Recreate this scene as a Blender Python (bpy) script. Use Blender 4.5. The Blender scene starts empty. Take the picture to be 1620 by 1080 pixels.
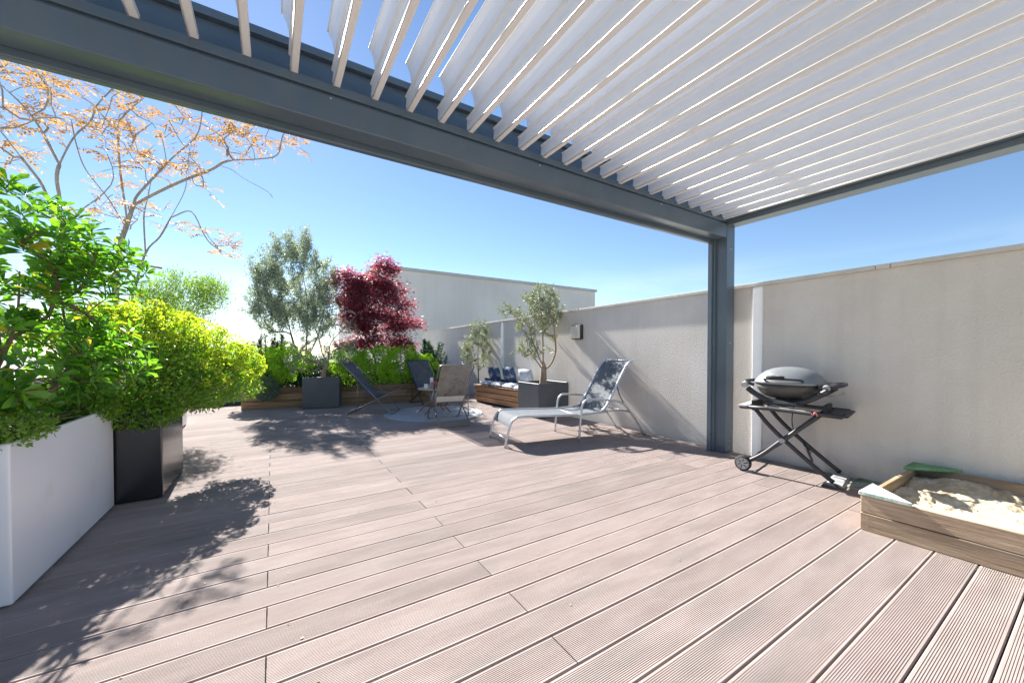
import bpy, bmesh, math, random
import numpy as np
from mathutils import Vector, Matrix, noise as mnoise

SC = bpy.context.scene
COL = SC.collection
RAD = math.radians

# ------------------------------------------------------------------ camera
cam_d = bpy.data.cameras.new("camera")
cam = bpy.data.objects.new("camera", cam_d); COL.objects.link(cam)
cam_d.sensor_width = 36.0; cam_d.sensor_fit = 'HORIZONTAL'
cam_d.lens = 604.1 / 1620 * 36.0
cam_d.shift_y = 25.0 / 1620
cam_d.clip_start = 0.05; cam_d.clip_end = 6000
cam.location = (0, 0, 1.2)
cam.rotation_euler = (RAD(90 - 0.897), 0, RAD(-32.125))
SC.camera = cam

# ------------------------------------------------------------------ sky, sun, exposure
SUN_X, SUN_Z = -0.048, 0.745            # towards the sun, per metre of +Y
sun_el = math.atan2(SUN_Z, math.hypot(1, SUN_X))
world = bpy.data.worlds.new("World"); SC.world = world; world.use_nodes = True
nt = world.node_tree; nt.nodes.clear()
def N(tree, t, **k):
    n = tree.nodes.new(t)
    for a, v in k.items(): setattr(n, a, v)
    return n
sky = N(nt, 'ShaderNodeTexSky', sky_type='NISHITA', sun_disc=False)
sky.sun_elevation = sun_el; sky.sun_rotation = math.atan2(SUN_X, 1)
sky.air_density = 1.0; sky.dust_density = 0.05; sky.ozone_density = 3.6; sky.altitude = 400
tc = N(nt, 'ShaderNodeTexCoord'); mp = N(nt, 'ShaderNodeMapping')
mp.inputs['Scale'].default_value = (1.1, 1.1, 4.5); mp.inputs['Location'].default_value = (3.1, 0.4, 0.7)
cn = N(nt, 'ShaderNodeTexNoise'); cn.inputs['Scale'].default_value = 1.7; cn.inputs['Detail'].default_value = 8; cn.inputs['Roughness'].default_value = 0.6; cn.inputs['Distortion'].default_value = 0.4
cr = N(nt, 'ShaderNodeValToRGB'); cr.color_ramp.elements[0].position = 0.46; cr.color_ramp.elements[1].position = 0.80
cr.color_ramp.elements[1].color = (0.8, 0.8, 0.8, 1)
mixc = N(nt, 'ShaderNodeMix', data_type='RGBA', blend_type='MIX')
mixc.inputs['B'].default_value = (8.0, 8.4, 8.9, 1)
bg = N(nt, 'ShaderNodeBackground'); bg.inputs['Strength'].default_value = 0.052
wo = N(nt, 'ShaderNodeOutputWorld')
L = nt.links.new
L(tc.outputs['Generated'], mp.inputs['Vector']); L(mp.outputs[0], cn.inputs['Vector']); L(cn.outputs['Fac'], cr.inputs['Fac'])
sx = N(nt, 'ShaderNodeSeparateXYZ'); lowr = N(nt, 'ShaderNodeMapRange'); lowr.inputs['From Min'].default_value = 0.05; lowr.inputs['From Max'].default_value = 0.22; lowr.inputs['To Min'].default_value = 1.0; lowr.inputs['To Max'].default_value = 0.0
cm = N(nt, 'ShaderNodeMath', operation='MULTIPLY')
L(tc.outputs['Generated'], sx.inputs[0]); L(sx.outputs['Z'], lowr.inputs['Value']); L(lowr.outputs[0], cm.inputs[0]); L(cr.outputs['Color'], cm.inputs[1])
L(cm.outputs[0], mixc.inputs['Factor']); L(sky.outputs[0], mixc.inputs['A']); L(mixc.outputs['Result'], bg.inputs['Color']); L(bg.outputs[0], wo.inputs['Surface'])

sd = bpy.data.lights.new("sun", 'SUN'); sd.energy = 5.0; sd.angle = RAD(0.53); sd.color = (1.0, 0.955, 0.90)
sun = bpy.data.objects.new("sun", sd); COL.objects.link(sun)
sun.rotation_euler = Vector((SUN_X, 1, SUN_Z)).to_track_quat('Z', 'Y').to_euler()
sun.location = (-2, 20, 18)

vs = SC.view_settings
vs.view_transform = 'Standard'; vs.look = 'None'; vs.exposure = 1.80; vs.gamma = 1.0; vs.use_curve_mapping = False
SC.cycles.use_denoising = True
SC.cycles.max_bounces = 7; SC.cycles.diffuse_bounces = 4; SC.cycles.glossy_bounces = 3; SC.cycles.transparent_max_bounces = 8
SC.cycles.sample_clamp_indirect = 8

rng = np.random.default_rng(7)
random.seed(7)

# ------------------------------------------------------------------ materials
MATS = {}
def newmat(name):
    m = bpy.data.materials.new(name); m.use_nodes = True
    t = m.node_tree; p = t.nodes['Principled BSDF']
    MATS[name] = m
    return m, t, p
def pmat(name, c1, c2=None, scale=6.0, rough=0.6, metal=0.0, bump=0.0, bscale=60.0, rand=0.0, spec=0.5,
         stretch=(1, 1, 1), detail=5.0, lo=0.35, hi=0.65, c3=None, s3=1.3, lo3=0.5, hi3=0.7, bdist=0.01, roughvar=0.0, perobj=True):
    m, t, p = newmat(name); l = t.links.new
    p.inputs['Roughness'].default_value = rough; p.inputs['Metallic'].default_value = metal
    p.inputs['Specular IOR Level'].default_value = spec
    tc = N(t, 'ShaderNodeTexCoord'); oi = N(t, 'ShaderNodeObjectInfo')
    add = N(t, 'ShaderNodeVectorMath', operation='ADD'); sc = N(t, 'ShaderNodeVectorMath', operation='SCALE')
    cx = N(t, 'ShaderNodeCombineXYZ')
    for i in range(3): l(oi.outputs['Random'], cx.inputs[i])
    l(cx.outputs[0], sc.inputs[0]); sc.inputs['Scale'].default_value = 37.0 if perobj else 0.0
    l(tc.outputs['Object'], add.inputs[0]); l(sc.outputs[0], add.inputs[1])
    mp = N(t, 'ShaderNodeMapping'); mp.inputs['Scale'].default_value = stretch; l(add.outputs[0], mp.inputs['Vector'])
    col = None
    if c2 is None:
        rgb = N(t, 'ShaderNodeRGB'); rgb.outputs[0].default_value = (*c1, 1); col = rgb.outputs[0]
    else:
        nz = N(t, 'ShaderNodeTexNoise'); nz.inputs['Scale'].default_value = scale; nz.inputs['Detail'].default_value = detail; nz.inputs['Roughness'].default_value = 0.6
        l(mp.outputs[0], nz.inputs['Vector'])
        rp = N(t, 'ShaderNodeValToRGB'); rp.color_ramp.elements[0].position = lo; rp.color_ramp.elements[1].position = hi
        rp.color_ramp.elements[0].color = (*c1, 1); rp.color_ramp.elements[1].color = (*c2, 1)
        l(nz.outputs['Fac'], rp.inputs['Fac']); col = rp.outputs['Color']
    if c3 is not None:
        n3 = N(t, 'ShaderNodeTexNoise'); n3.inputs['Scale'].default_value = s3; n3.inputs['Detail'].default_value = 7
        l(mp.outputs[0], n3.inputs['Vector'])
        r3 = N(t, 'ShaderNodeMapRange'); r3.inputs['From Min'].default_value = lo3; r3.inputs['From Max'].default_value = hi3
        l(n3.outputs['Fac'], r3.inputs['Value'])
        mx = N(t, 'ShaderNodeMix', data_type='RGBA'); mx.inputs['B'].default_value = (*c3, 1)
        l(r3.outputs[0], mx.inputs['Factor']); l(col, mx.inputs['A']); col = mx.outputs['Result']
    if rand > 0:
        hsv = N(t, 'ShaderNodeHueSaturation'); mr = N(t, 'ShaderNodeMapRange')
        mr.inputs['To Min'].default_value = 1 - rand; mr.inputs['To Max'].default_value = 1 + rand
        l(oi.outputs['Random'], mr.inputs['Value']); l(mr.outputs[0], hsv.inputs['Value']); l(col, hsv.inputs['Color']); col = hsv.outputs[0]
    l(col, p.inputs['Base Color'])
    if bump > 0:
        bn = N(t, 'ShaderNodeTexNoise'); bn.inputs['Scale'].default_value = bscale; bn.inputs['Detail'].default_value = 4
        l(mp.outputs[0], bn.inputs['Vector'])
        bp = N(t, 'ShaderNodeBump'); bp.inputs['Strength'].default_value = bump; bp.inputs['Distance'].default_value = bdist
        l(bn.outputs['Fac'], bp.inputs['Height']); l(bp.outputs[0], p.inputs['Normal'])
    if roughvar > 0:
        rn = N(t, 'ShaderNodeTexNoise'); rn.inputs['Scale'].default_value = scale * 0.7; rn.inputs['Detail'].default_value = 6
        l(mp.outputs[0], rn.inputs['Vector'])
        rr = N(t, 'ShaderNodeMapRange'); rr.inputs['To Min'].default_value = rough - roughvar; rr.inputs['To Max'].default_value = rough + roughvar
        l(rn.outputs['Fac'], rr.inputs['Value']); l(rr.outputs[0], p.inputs['Roughness'])
    return m
def leafmat(name, c1, c2, trans=0.45, rough=0.45, tint=(1.25, 1.2, 0.6), spec=0.4, old=None, share=0.05):
    m, t, p = newmat(name); l = t.links.new
    p.inputs['Roughness'].default_value = rough; p.inputs['Specular IOR Level'].default_value = spec
    g = N(t, 'ShaderNodeNewGeometry'); oi = N(t, 'ShaderNodeObjectInfo')
    ad = N(t, 'ShaderNodeMath', operation='ADD'); fr = N(t, 'ShaderNodeMath', operation='FRACT')
    l(g.outputs['Random Per Island'], ad.inputs[0]); l(oi.outputs['Random'], ad.inputs[1]); l(ad.outputs[0], fr.inputs[0])
    mx = N(t, 'ShaderNodeMix', data_type='RGBA'); mx.inputs['A'].default_value = (*c1, 1); mx.inputs['B'].default_value = (*c2, 1)
    l(fr.outputs[0], mx.inputs['Factor'])
    if old:
        m3 = N(t, 'ShaderNodeMath', operation='MULTIPLY'); m3.inputs[1].default_value = 17.31; f3 = N(t, 'ShaderNodeMath', operation='FRACT'); lt = N(t, 'ShaderNodeMath', operation='LESS_THAN'); lt.inputs[1].default_value = share
        l(fr.outputs[0], m3.inputs[0]); l(m3.outputs[0], f3.inputs[0]); l(f3.outputs[0], lt.inputs[0])
        m0 = mx; mx = N(t, 'ShaderNodeMix', data_type='RGBA'); mx.inputs['B'].default_value = (*old, 1)
        l(lt.outputs[0], mx.inputs['Factor']); l(m0.outputs['Result'], mx.inputs['A'])
    l(mx.outputs['Result'], p.inputs['Base Color'])
    tr = N(t, 'ShaderNodeBsdfTranslucent'); tm = N(t, 'ShaderNodeMix', data_type='RGBA', blend_type='MULTIPLY'); tm.inputs['Factor'].default_value = 1
    tm.inputs['B'].default_value = (*tint, 1); l(mx.outputs['Result'], tm.inputs['A']); l(tm.outputs['Result'], tr.inputs['Color'])
    ms = N(t, 'ShaderNodeMixShader'); ms.inputs[0].default_value = trans
    out = t.nodes['Material Output']
    l(p.outputs[0], ms.inputs[1]); l(tr.outputs[0], ms.inputs[2]); l(ms.outputs[0], out.inputs['Surface'])
    return m
def meshfabric(name, c1, c2, alpha, scale=500.0):
    m = pmat(name, c1, c2, scale=9, rough=0.75, bump=0.3, bscale=420, spec=0.15)
    t = m.node_tree; l = t.links.new; p = t.nodes['Principled BSDF']
    p.inputs['Alpha'].default_value = alpha
    return m

pmat('deck', (0.292, 0.240, 0.221), (0.345, 0.291, 0.271), scale=4.0, rough=0.80, rand=0.085, stretch=(0.7, 3, 3), detail=9, c3=(0.225, 0.203, 0.185), s3=1.7, lo3=0.52, hi3=0.80, bump=0.25, bscale=160, bdist=0.002, roughvar=0.08, spec=0.12)
pmat('underdeck', (0.03, 0.027, 0.025), rough=0.9)
pmat('render_wall', (0.655, 0.615, 0.562), (0.725, 0.69, 0.642), scale=1.3, rough=0.9, bump=0.6, bscale=66, bdist=0.012, c3=(0.60, 0.565, 0.52), s3=0.7, lo3=0.5, hi3=0.8, spec=0.2, perobj=False)
pmat('far_wall', (0.66, 0.63, 0.585), (0.72, 0.69, 0.65), scale=0.5, rough=0.9, c3=(0.62, 0.59, 0.55), s3=0.35, bump=0.3, bscale=30, spec=0.2)
pmat('coping', (0.56, 0.54, 0.50), (0.66, 0.63, 0.58), scale=5, rough=0.6, rand=0.05)
pmat('coping_metal', (0.44, 0.43, 0.41), (0.50, 0.49, 0.46), scale=3, rough=0.5, metal=0.3)
pmat('cover_white', (0.76, 0.78, 0.80), (0.82, 0.83, 0.84), scale=4, rough=0.45)
pmat('anthracite', (0.088, 0.122, 0.154), (0.105, 0.139, 0.171), scale=3, rough=0.24, spec=0.5, roughvar=0.08, bump=0.05, bscale=400, bdist=0.001)
pmat('louvre_white', (0.82, 0.815, 0.80), (0.88, 0.875, 0.86), scale=2.5, rough=0.33, stretch=(1, 0.3, 1), roughvar=0.08, rand=0.03)
pmat('planter_white', (0.83, 0.835, 0.85), (0.87, 0.87, 0.88), scale=1.2, rough=0.33, roughvar=0.07, c3=(0.72, 0.71, 0.69), s3=4.5, lo3=0.62, hi3=0.85)
pmat('planter_dark', (0.010, 0.011, 0.013), (0.016, 0.017, 0.02), scale=2, rough=0.20, roughvar=0.05, spec=0.9)
pmat('planter_grey', (0.070, 0.080, 0.090), (0.090, 0.100, 0.110), scale=3, rough=0.5, roughvar=0.06)
pmat('soil', (0.035, 0.025, 0.018), (0.07, 0.05, 0.035), scale=30, rough=0.95, bump=0.8, bscale=40)
pmat('sleeper', (0.17, 0.105, 0.058), (0.34, 0.23, 0.13), scale=3, rough=0.8, stretch=(0.6, 9, 9), rand=0.2, bump=0.4, bscale=20, c3=(0.12, 0.10, 0.06), s3=1.5, lo3=0.55, hi3=0.75)
pmat('bench_wood', (0.26, 0.135, 0.07), (0.47, 0.29, 0.16), scale=3, rough=0.65, stretch=(9, 0.6, 9), rand=0.25, bump=0.25, bscale=20, c3=(0.20, 0.11, 0.06), s3=1.0, lo3=0.55, hi3=0.8)
pmat('box_wood', (0.27, 0.185, 0.115), (0.46, 0.355, 0.245), scale=4, rough=0.8, stretch=(7, 0.5, 9), rand=0.1, bump=0.45, bscale=14, c3=(0.16, 0.125, 0.09), s3=1.6, lo3=0.52, hi3=0.72)
pmat('box_wood_x', (0.27, 0.185, 0.10), (0.42, 0.31, 0.19), scale=4, rough=0.8, stretch=(0.5, 7, 9), rand=0.1, bump=0.45, bscale=14, c3=(0.19, 0.13, 0.08), s3=1.6, lo3=0.52, hi3=0.72)
pmat('seat_paint', (0.30, 0.48, 0.40), (0.66, 0.72, 0.66), scale=16, rough=0.75, lo=0.38, hi=0.55, bump=0.3, bscale=60)
pmat('seat_green', (0.09, 0.24, 0.10), (0.22, 0.40, 0.20), scale=10, rough=0.75, bump=0.3, bscale=60)
pmat('sand', (0.46, 0.385, 0.27), (0.63, 0.55, 0.415), scale=9, rough=0.95, bump=0.7, bscale=90, bdist=0.006, c3=(0.36, 0.27, 0.165), s3=3.0, lo3=0.47, hi3=0.68, spec=0.2)
pmat('alu', (0.50, 0.52, 0.54), (0.56, 0.58, 0.60), scale=5, rough=0.38, metal=0.55)
pmat('bronze_tube', (0.20, 0.19, 0.175), (0.25, 0.24, 0.22), scale=5, rough=0.35, metal=0.6)
pmat('dark_tube', (0.030, 0.036, 0.042), (0.045, 0.05, 0.055), scale=5, rough=0.4, metal=0.2)
meshfabric('sling_silver', (0.125, 0.138, 0.155), (0.155, 0.17, 0.188), 0.92)
meshfabric('sling_beige', (0.195, 0.188, 0.172), (0.26, 0.25, 0.232), 0.62)
meshfabric('sling_slate', (0.105, 0.11, 0.12), (0.15, 0.155, 0.165), 0.88)
pmat('canvas', (0.62, 0.61, 0.58), (0.70, 0.69, 0.66), scale=12, rough=0.85, bump=0.3, bscale=300)
pmat('teak', (0.24, 0.105, 0.05), (0.36, 0.175, 0.085), scale=5, rough=0.55, stretch=(4, 4, 0.5))
pmat('table_wood', (0.42, 0.34, 0.25), (0.55, 0.46, 0.35), scale=5, rough=0.6, stretch=(0.5, 6, 6), rand=0.1)
pmat('ceramic', (0.78, 0.78, 0.76), rough=0.25)
pmat('pink', (0.75, 0.16, 0.20), (0.85, 0.35, 0.33), scale=30, rough=0.7)
pmat('rug', (0.34, 0.35, 0.36), (0.44, 0.445, 0.45), scale=14, rough=0.95, bump=0.6, bscale=220, bdist=0.004)
pmat('cushion_pale', (0.46, 0.50, 0.56), (0.62, 0.65, 0.69), scale=16, rough=0.9, rand=0.08, c3=(0.20, 0.25, 0.35), s3=8, lo3=0.55, hi3=0.66, bump=0.3, bscale=90)
pmat('cushion_navy', (0.025, 0.055, 0.13), (0.05, 0.10, 0.20), scale=10, rough=0.9, rand=0.1, c3=(0.34, 0.37, 0.42), s3=8, lo3=0.52, hi3=0.60, bump=0.3, bscale=90)
pmat('cushion_stripe', (0.35, 0.40, 0.48), (0.66, 0.67, 0.68), scale=14, rough=0.9, stretch=(1, 1, 5), bump=0.3, bscale=90)
pmat('black_cloth', (0.02, 0.022, 0.026), rough=0.9)
pmat('grill_lid', (0.21, 0.23, 0.245), (0.26, 0.275, 0.29), scale=4, rough=0.38, metal=0.35)
pmat('grill_bowl', (0.07, 0.067, 0.062), (0.10, 0.095, 0.09), scale=6, rough=0.5, metal=0.2)
pmat('grill_black', (0.018, 0.020, 0.023), (0.032, 0.035, 0.04), scale=9, rough=0.45)
pmat('grill_grey', (0.30, 0.31, 0.32), (0.42, 0.43, 0.43), scale=14, rough=0.5, c3=(0.12, 0.12, 0.12), s3=9, lo3=0.55, hi3=0.7)
pmat('rubber', (0.02, 0.02, 0.02), rough=0.8)
pmat('lamp_face', (0.60, 0.58, 0.50), (0.66, 0.64, 0.56), scale=8, rough=0.5)
pmat('bark_grey', (0.30, 0.26, 0.22), (0.45, 0.41, 0.36), scale=14, rough=0.9, stretch=(3, 3, 0.7), bump=0.5, bscale=30)
pmat('bark_brown', (0.13, 0.085, 0.055), (0.26, 0.18, 0.12), scale=12, rough=0.9, stretch=(3, 3, 0.7), bump=0.6, bscale=30)
pmat('bark_olive', (0.24, 0.17, 0.11), (0.42, 0.33, 0.24), scale=12, rough=0.9, stretch=(3, 3, 0.7), bump=0.6, bscale=26)
pmat('bark_dark', (0.06, 0.045, 0.04), (0.11, 0.085, 0.07), scale=14, rough=0.9)
pmat('stem_green', (0.13, 0.15, 0.06), (0.24, 0.22, 0.10), scale=10, rough=0.8)
pmat('parapet', (0.58, 0.57, 0.55), (0.66, 0.65, 0.63), scale=2, rough=0.9, bump=0.3, bscale=60)
pmat('city_ground', (0.16, 0.18, 0.14), (0.30, 0.29, 0.26), scale=0.02, rough=0.95, detail=8)
pmat('mortar', (0.30, 0.30, 0.27), (0.40, 0.40, 0.36), scale=20, rough=0.9, c3=(0.10, 0.17, 0.06), s3=5, lo3=0.45, hi3=0.62, bump=0.5, bscale=60)
leafmat('leaf_pitto', (0.055, 0.18, 0.026), (0.18, 0.38, 0.05), trans=0.48, rough=0.25, tint=(1.9, 1.9, 0.6), spec=0.6, old=(0.42, 0.36, 0.05), share=0.045)
leafmat('leaf_euph', (0.10, 0.25, 0.035), (0.26, 0.46, 0.06), trans=0.48, rough=0.5, tint=(1.5, 1.4, 0.5), old=(0.26, 0.20, 0.08), share=0.06)
leafmat('bract_lime', (0.36, 0.56, 0.035), (0.70, 0.74, 0.09), trans=0.48, rough=0.6, tint=(1.15, 1.15, 0.5))
leafmat('bract_green', (0.28, 0.56, 0.035), (0.52, 0.74, 0.08), trans=0.55, rough=0.6, tint=(1.2, 1.2, 0.5))
leafmat('leaf_olive', (0.19, 0.25, 0.195), (0.41, 0.47, 0.40), trans=0.32, rough=0.45, tint=(1.2, 1.2, 0.7))
leafmat('leaf_olive_pale', (0.19, 0.225, 0.145), (0.36, 0.395, 0.29), trans=0.22, rough=0.45, tint=(1.1, 1.15, 0.7))
leafmat('leaf_acacia', (0.12, 0.24, 0.03), (0.28, 0.42, 0.06), trans=0.42, rough=0.5, tint=(1.3, 1.3, 0.5))
leafmat('leaf_maple', (0.065, 0.018, 0.040), (0.34, 0.085, 0.115), trans=0.45, rough=0.5, tint=(2.3, 1.6, 1.6))
leafmat('leaf_orange', (0.43, 0.25, 0.065), (0.54, 0.40, 0.20), trans=0.40, rough=0.5, tint=(1.2, 1.0, 0.75))
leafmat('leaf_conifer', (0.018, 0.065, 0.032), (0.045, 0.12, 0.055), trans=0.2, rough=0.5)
leafmat('leaf_blue', (0.10, 0.17, 0.13), (0.22, 0.31, 0.25), trans=0.25, rough=0.6)

def streak(name, amount):
    m = MATS[name]; t = m.node_tree; l = t.links.new; p = t.nodes['Principled BSDF']
    src = p.inputs['Base Color'].links[0].from_socket
    tc = N(t, 'ShaderNodeTexCoord'); mp = N(t, 'ShaderNodeMapping'); mp.inputs['Scale'].default_value = (5, 5, 0.22); l(tc.outputs['Object'], mp.inputs['Vector'])
    nz = N(t, 'ShaderNodeTexNoise'); nz.inputs['Scale'].default_value = 1.6; nz.inputs['Detail'].default_value = 6; l(mp.outputs[0], nz.inputs['Vector'])
    mr = N(t, 'ShaderNodeMapRange'); mr.inputs['From Min'].default_value = 0.48; mr.inputs['From Max'].default_value = 0.75; mr.inputs['To Max'].default_value = amount; l(nz.outputs['Fac'], mr.inputs['Value'])
    mx = N(t, 'ShaderNodeMix', data_type='RGBA'); mx.inputs['B'].default_value = (0.36, 0.33, 0.29, 1)
    l(mr.outputs[0], mx.inputs['Factor']); l(src, mx.inputs['A']); l(mx.outputs['Result'], p.inputs['Base Color'])
streak('render_wall', 0.11); streak('far_wall', 0.10)

# ------------------------------------------------------------------ object helpers
def tag(o, label=None, cat=None, group=None, kind=None):
    if label: o['label'] = label
    if cat: o['category'] = cat
    if group: o['group'] = group
    if kind: o['kind'] = kind
    return o
def thing(name, label, cat, loc=(0, 0, 0), rz=0.0, group=None):
    o = bpy.data.objects.new(name, None); COL.objects.link(o); o.empty_display_size = 0.1
    o.location = loc; o.rotation_euler = (0, 0, rz)
    return tag(o, label, cat, group)
def obj(name, me, mat, parent=None, loc=(0, 0, 0)):
    o = bpy.data.objects.new(name, me); COL.objects.link(o); o.location = loc
    if mat and not me.materials: me.materials.append(MATS[mat] if isinstance(mat, str) else mat)
    if parent: o.parent = parent
    return o
class MB:
    def __init__(s): s.v = []; s.f = []; s.sm = []
    def add(s, vs, fs, smooth=False):
        b = len(s.v); s.v += [tuple(v) for v in vs]; s.f += [tuple(i + b for i in f) for f in fs]; s.sm += [smooth] * len(fs); return s
    def box(s, x0, x1, y0, y1, z0, z1):
        return s.add([(x0, y0, z0), (x1, y0, z0), (x1, y1, z0), (x0, y1, z0), (x0, y0, z1), (x1, y0, z1), (x1, y1, z1), (x0, y1, z1)],
                     [(0, 3, 2, 1), (4, 5, 6, 7), (0, 1, 5, 4), (1, 2, 6, 5), (2, 3, 7, 6), (3, 0, 4, 7)])
    def hexa(s, p):     # 8 points, bottom 4 then top 4
        return s.add(p, [(0, 3, 2, 1), (4, 5, 6, 7), (0, 1, 5, 4), (1, 2, 6, 5), (2, 3, 7, 6), (3, 0, 4, 7)])
    def tube(s, pts, r, n=8, cap=True, closed=False):
        pts = [Vector(p) for p in pts]; m = len(pts)
        rs = r if isinstance(r, (list, tuple)) else [r] * m
        vs = []; fs = []; up = None
        for i, p in enumerate(pts):
            if closed: d = pts[(i + 1) % m] - pts[i - 1]
            else: d = pts[min(i + 1, m - 1)] - pts[max(i - 1, 0)]
            if d.length < 1e-9: d = Vector((0, 0, 1))
            d.normalize()
            if up is None:
                up = Vector((0, 0, 1)) if abs(d.z) < 0.9 else Vector((1, 0, 0))
            a = up - d * up.dot(d)
            if a.length < 1e-4: a = d.orthogonal()
            a.normalize(); b = d.cross(a); up = a
            for k in range(n):
                t = 2 * math.pi * k / n
                vs.append(p + (a * math.cos(t) + b * math.sin(t)) * rs[i])
        q = m if closed else m - 1
        for i in range(q):
            j = (i + 1) % m
            for k in range(n):
                k2 = (k + 1) % n; fs.append((i * n + k, i * n + k2, j * n + k2, j * n + k))
        s.add(vs, fs, True)
        if cap and not closed:
            b = len(s.v) - len(vs)
            s.f.append(tuple(b + k for k in reversed(range(n)))); s.sm.append(False)
            s.f.append(tuple(b + (m - 1) * n + k for k in range(n))); s.sm.append(False)
        return s
    def lathe(s, prof, c=(0, 0, 0), n=24):
        vs = []; fs = []
        for r, z in prof:
            for k in range(n):
                t = 2 * math.pi * k / n; vs.append((c[0] + r * math.cos(t), c[1] + r * math.sin(t), c[2] + z))
        for i in range(len(prof) - 1):
            for k in range(n):
                k2 = (k + 1) % n; fs.append((i * n + k, i * n + k2, (i + 1) * n + k2, (i + 1) * n + k))
        return s.add(vs, fs, True)
    def mesh(s, off=(0, 0, 0), name='mesh'):
        me = bpy.data.meshes.new(name)
        me.from_pydata([(x - off[0], y - off[1], z - off[2]) for x, y, z in s.v], [], s.f)
        me.polygons.foreach_set('use_smooth', s.sm); me.update(); return me
    def build(s, name, mat, parent=None, bevel=0.0, world=True, seg=2):
        off = tuple(parent.location) if (parent and world) else (0, 0, 0)
        o = obj(name, s.mesh(off, name), mat, parent)
        if name == 'stems': o['kind'] = 'stuff'
        if bevel:
            b = o.modifiers.new('bevel', 'BEVEL'); b.width = bevel; b.segments = seg; b.limit_method = 'ANGLE'; b.angle_limit = RAD(40)
        return o
def smooth_path(pts, n=6):
    """Catmull-Rom through the points"""
    P = [Vector(p) for p in pts]; P = [P[0] * 2 - P[1]] + P + [P[-1] * 2 - P[-2]]
    out = []
    for i in range(1, len(P) - 2):
        for k in range(n):
            t = k / n; a, b, c, d = P[i - 1], P[i], P[i + 1], P[i + 2]
            out.append(0.5 * ((2 * b) + (c - a) * t + (2 * a - 5 * b + 4 * c - d) * t * t + (3 * b - a - 3 * c + d) * t ** 3))
    out.append(P[-2]); return out
def np_mesh(name, V, polys):
    """V (n,3); polys: list of (m,k) int arrays"""
    me = bpy.data.meshes.new(name)
    me.vertices.add(len(V)); me.vertices.foreach_set('co', np.asarray(V, np.float32).ravel())
    loops = np.concatenate([p.ravel() for p in polys]); tot = np.concatenate([np.full(len(p), p.shape[1]) for p in polys])
    st = np.concatenate([[0], np.cumsum(tot)[:-1]])
    me.loops.add(len(loops)); me.loops.foreach_set('vertex_index', loops.astype(np.int32))
    me.polygons.add(len(tot)); me.polygons.foreach_set('loop_start', st.astype(np.int32))
    me.update(calc_edges=True); me.validate(); return me
def nrm(a): return a / (np.linalg.norm(a, axis=-1, keepdims=True) + 1e-9)
def leaves(name, P, D, length, width, mat, parent, shape='lance', fold=0.15, off=(0, 0, 0), kind=None, up=None):
    n = len(P); P = np.asarray(P, float) - np.asarray(off); D = nrm(np.asarray(D, float))
    R = rng.normal(size=(n, 3)) if up is None else up + 0.35 * rng.normal(size=(n, 3))
    S = nrm(np.cross(D, R)); U = np.cross(S, D)
    Ls = (length * rng.uniform(0.7, 1.2, n))[:, None]; Ws = (width * rng.uniform(0.75, 1.2, n))[:, None]
    if shape == 'lance':
        V = np.stack([P, P + D * Ls * 0.45 + S * Ws * 0.5 + U * Ws * fold, P + D * Ls, P + D * Ls * 0.45 - S * Ws * 0.5 + U * Ws * fold], 1).reshape(-1, 3)
        b = (np.arange(n) * 4)[:, None]; polys = [np.concatenate([b + np.array([[0, 1, 2]]), b + np.array([[0, 2, 3]])])]
    elif shape == 'obovate':
        pts = [(0, 0, 0), (0.40, 0.27, .10), (0.78, 0.5, .16), (1.0, 0.0, 0.02), (0.78, -0.5, .16), (0.40, -0.27, .10), (0.62, 0, -0.03)]
        V = np.stack([P + D * Ls * a + S * Ws * c + U * Ws * (f * 2.0 * fold / 0.15 - 1.2 * a * a * 0.35) for a, c, f in pts], 1).reshape(-1, 3)
        b = (np.arange(n) * 7)[:, None]
        polys = [np.concatenate([b + np.array([[0, 1, 2, 6]]), b + np.array([[0, 6, 4, 5]])]), np.concatenate([b + np.array([[6, 2, 3]]), b + np.array([[6, 3, 4]])])]
    elif shape == 'palm':
        vs = []
        for a in (-1.0, 0.0, 1.0):
            Dr = nrm(D * math.cos(a) + S * math.sin(a)); Sr = nrm(S * math.cos(a) - D * math.sin(a))
            l = Ls * (1.0 if a == 0 else 0.8)
            vs += [P, P + Dr * l * 0.45 + Sr * Ws * 0.16 - U * l * 0.04, P + Dr * l - U * l * 0.18, P + Dr * l * 0.45 - Sr * Ws * 0.16 - U * l * 0.04]
        V = np.stack(vs, 1).reshape(-1, 3); b = (np.arange(n) * 12)[:, None]
        polys = [np.concatenate([b + np.array([[0, 1, 2, 3]]) + 0, b + np.array([[0, 5, 6, 7]]), b + np.array([[0, 9, 10, 11]])])]
    me = np_mesh(name, V, polys)
    o = obj(name, me, mat, parent)
    if kind: o['kind'] = kind
    return o
def ball(n, c, r, shell=0.0):
    d = nrm(rng.normal(size=(n, 3))); q = (shell + (1 - shell) * rng.random(n) ** (1 / 3))[:, None]
    return np.asarray(c) + d * q * np.asarray(r)
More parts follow.
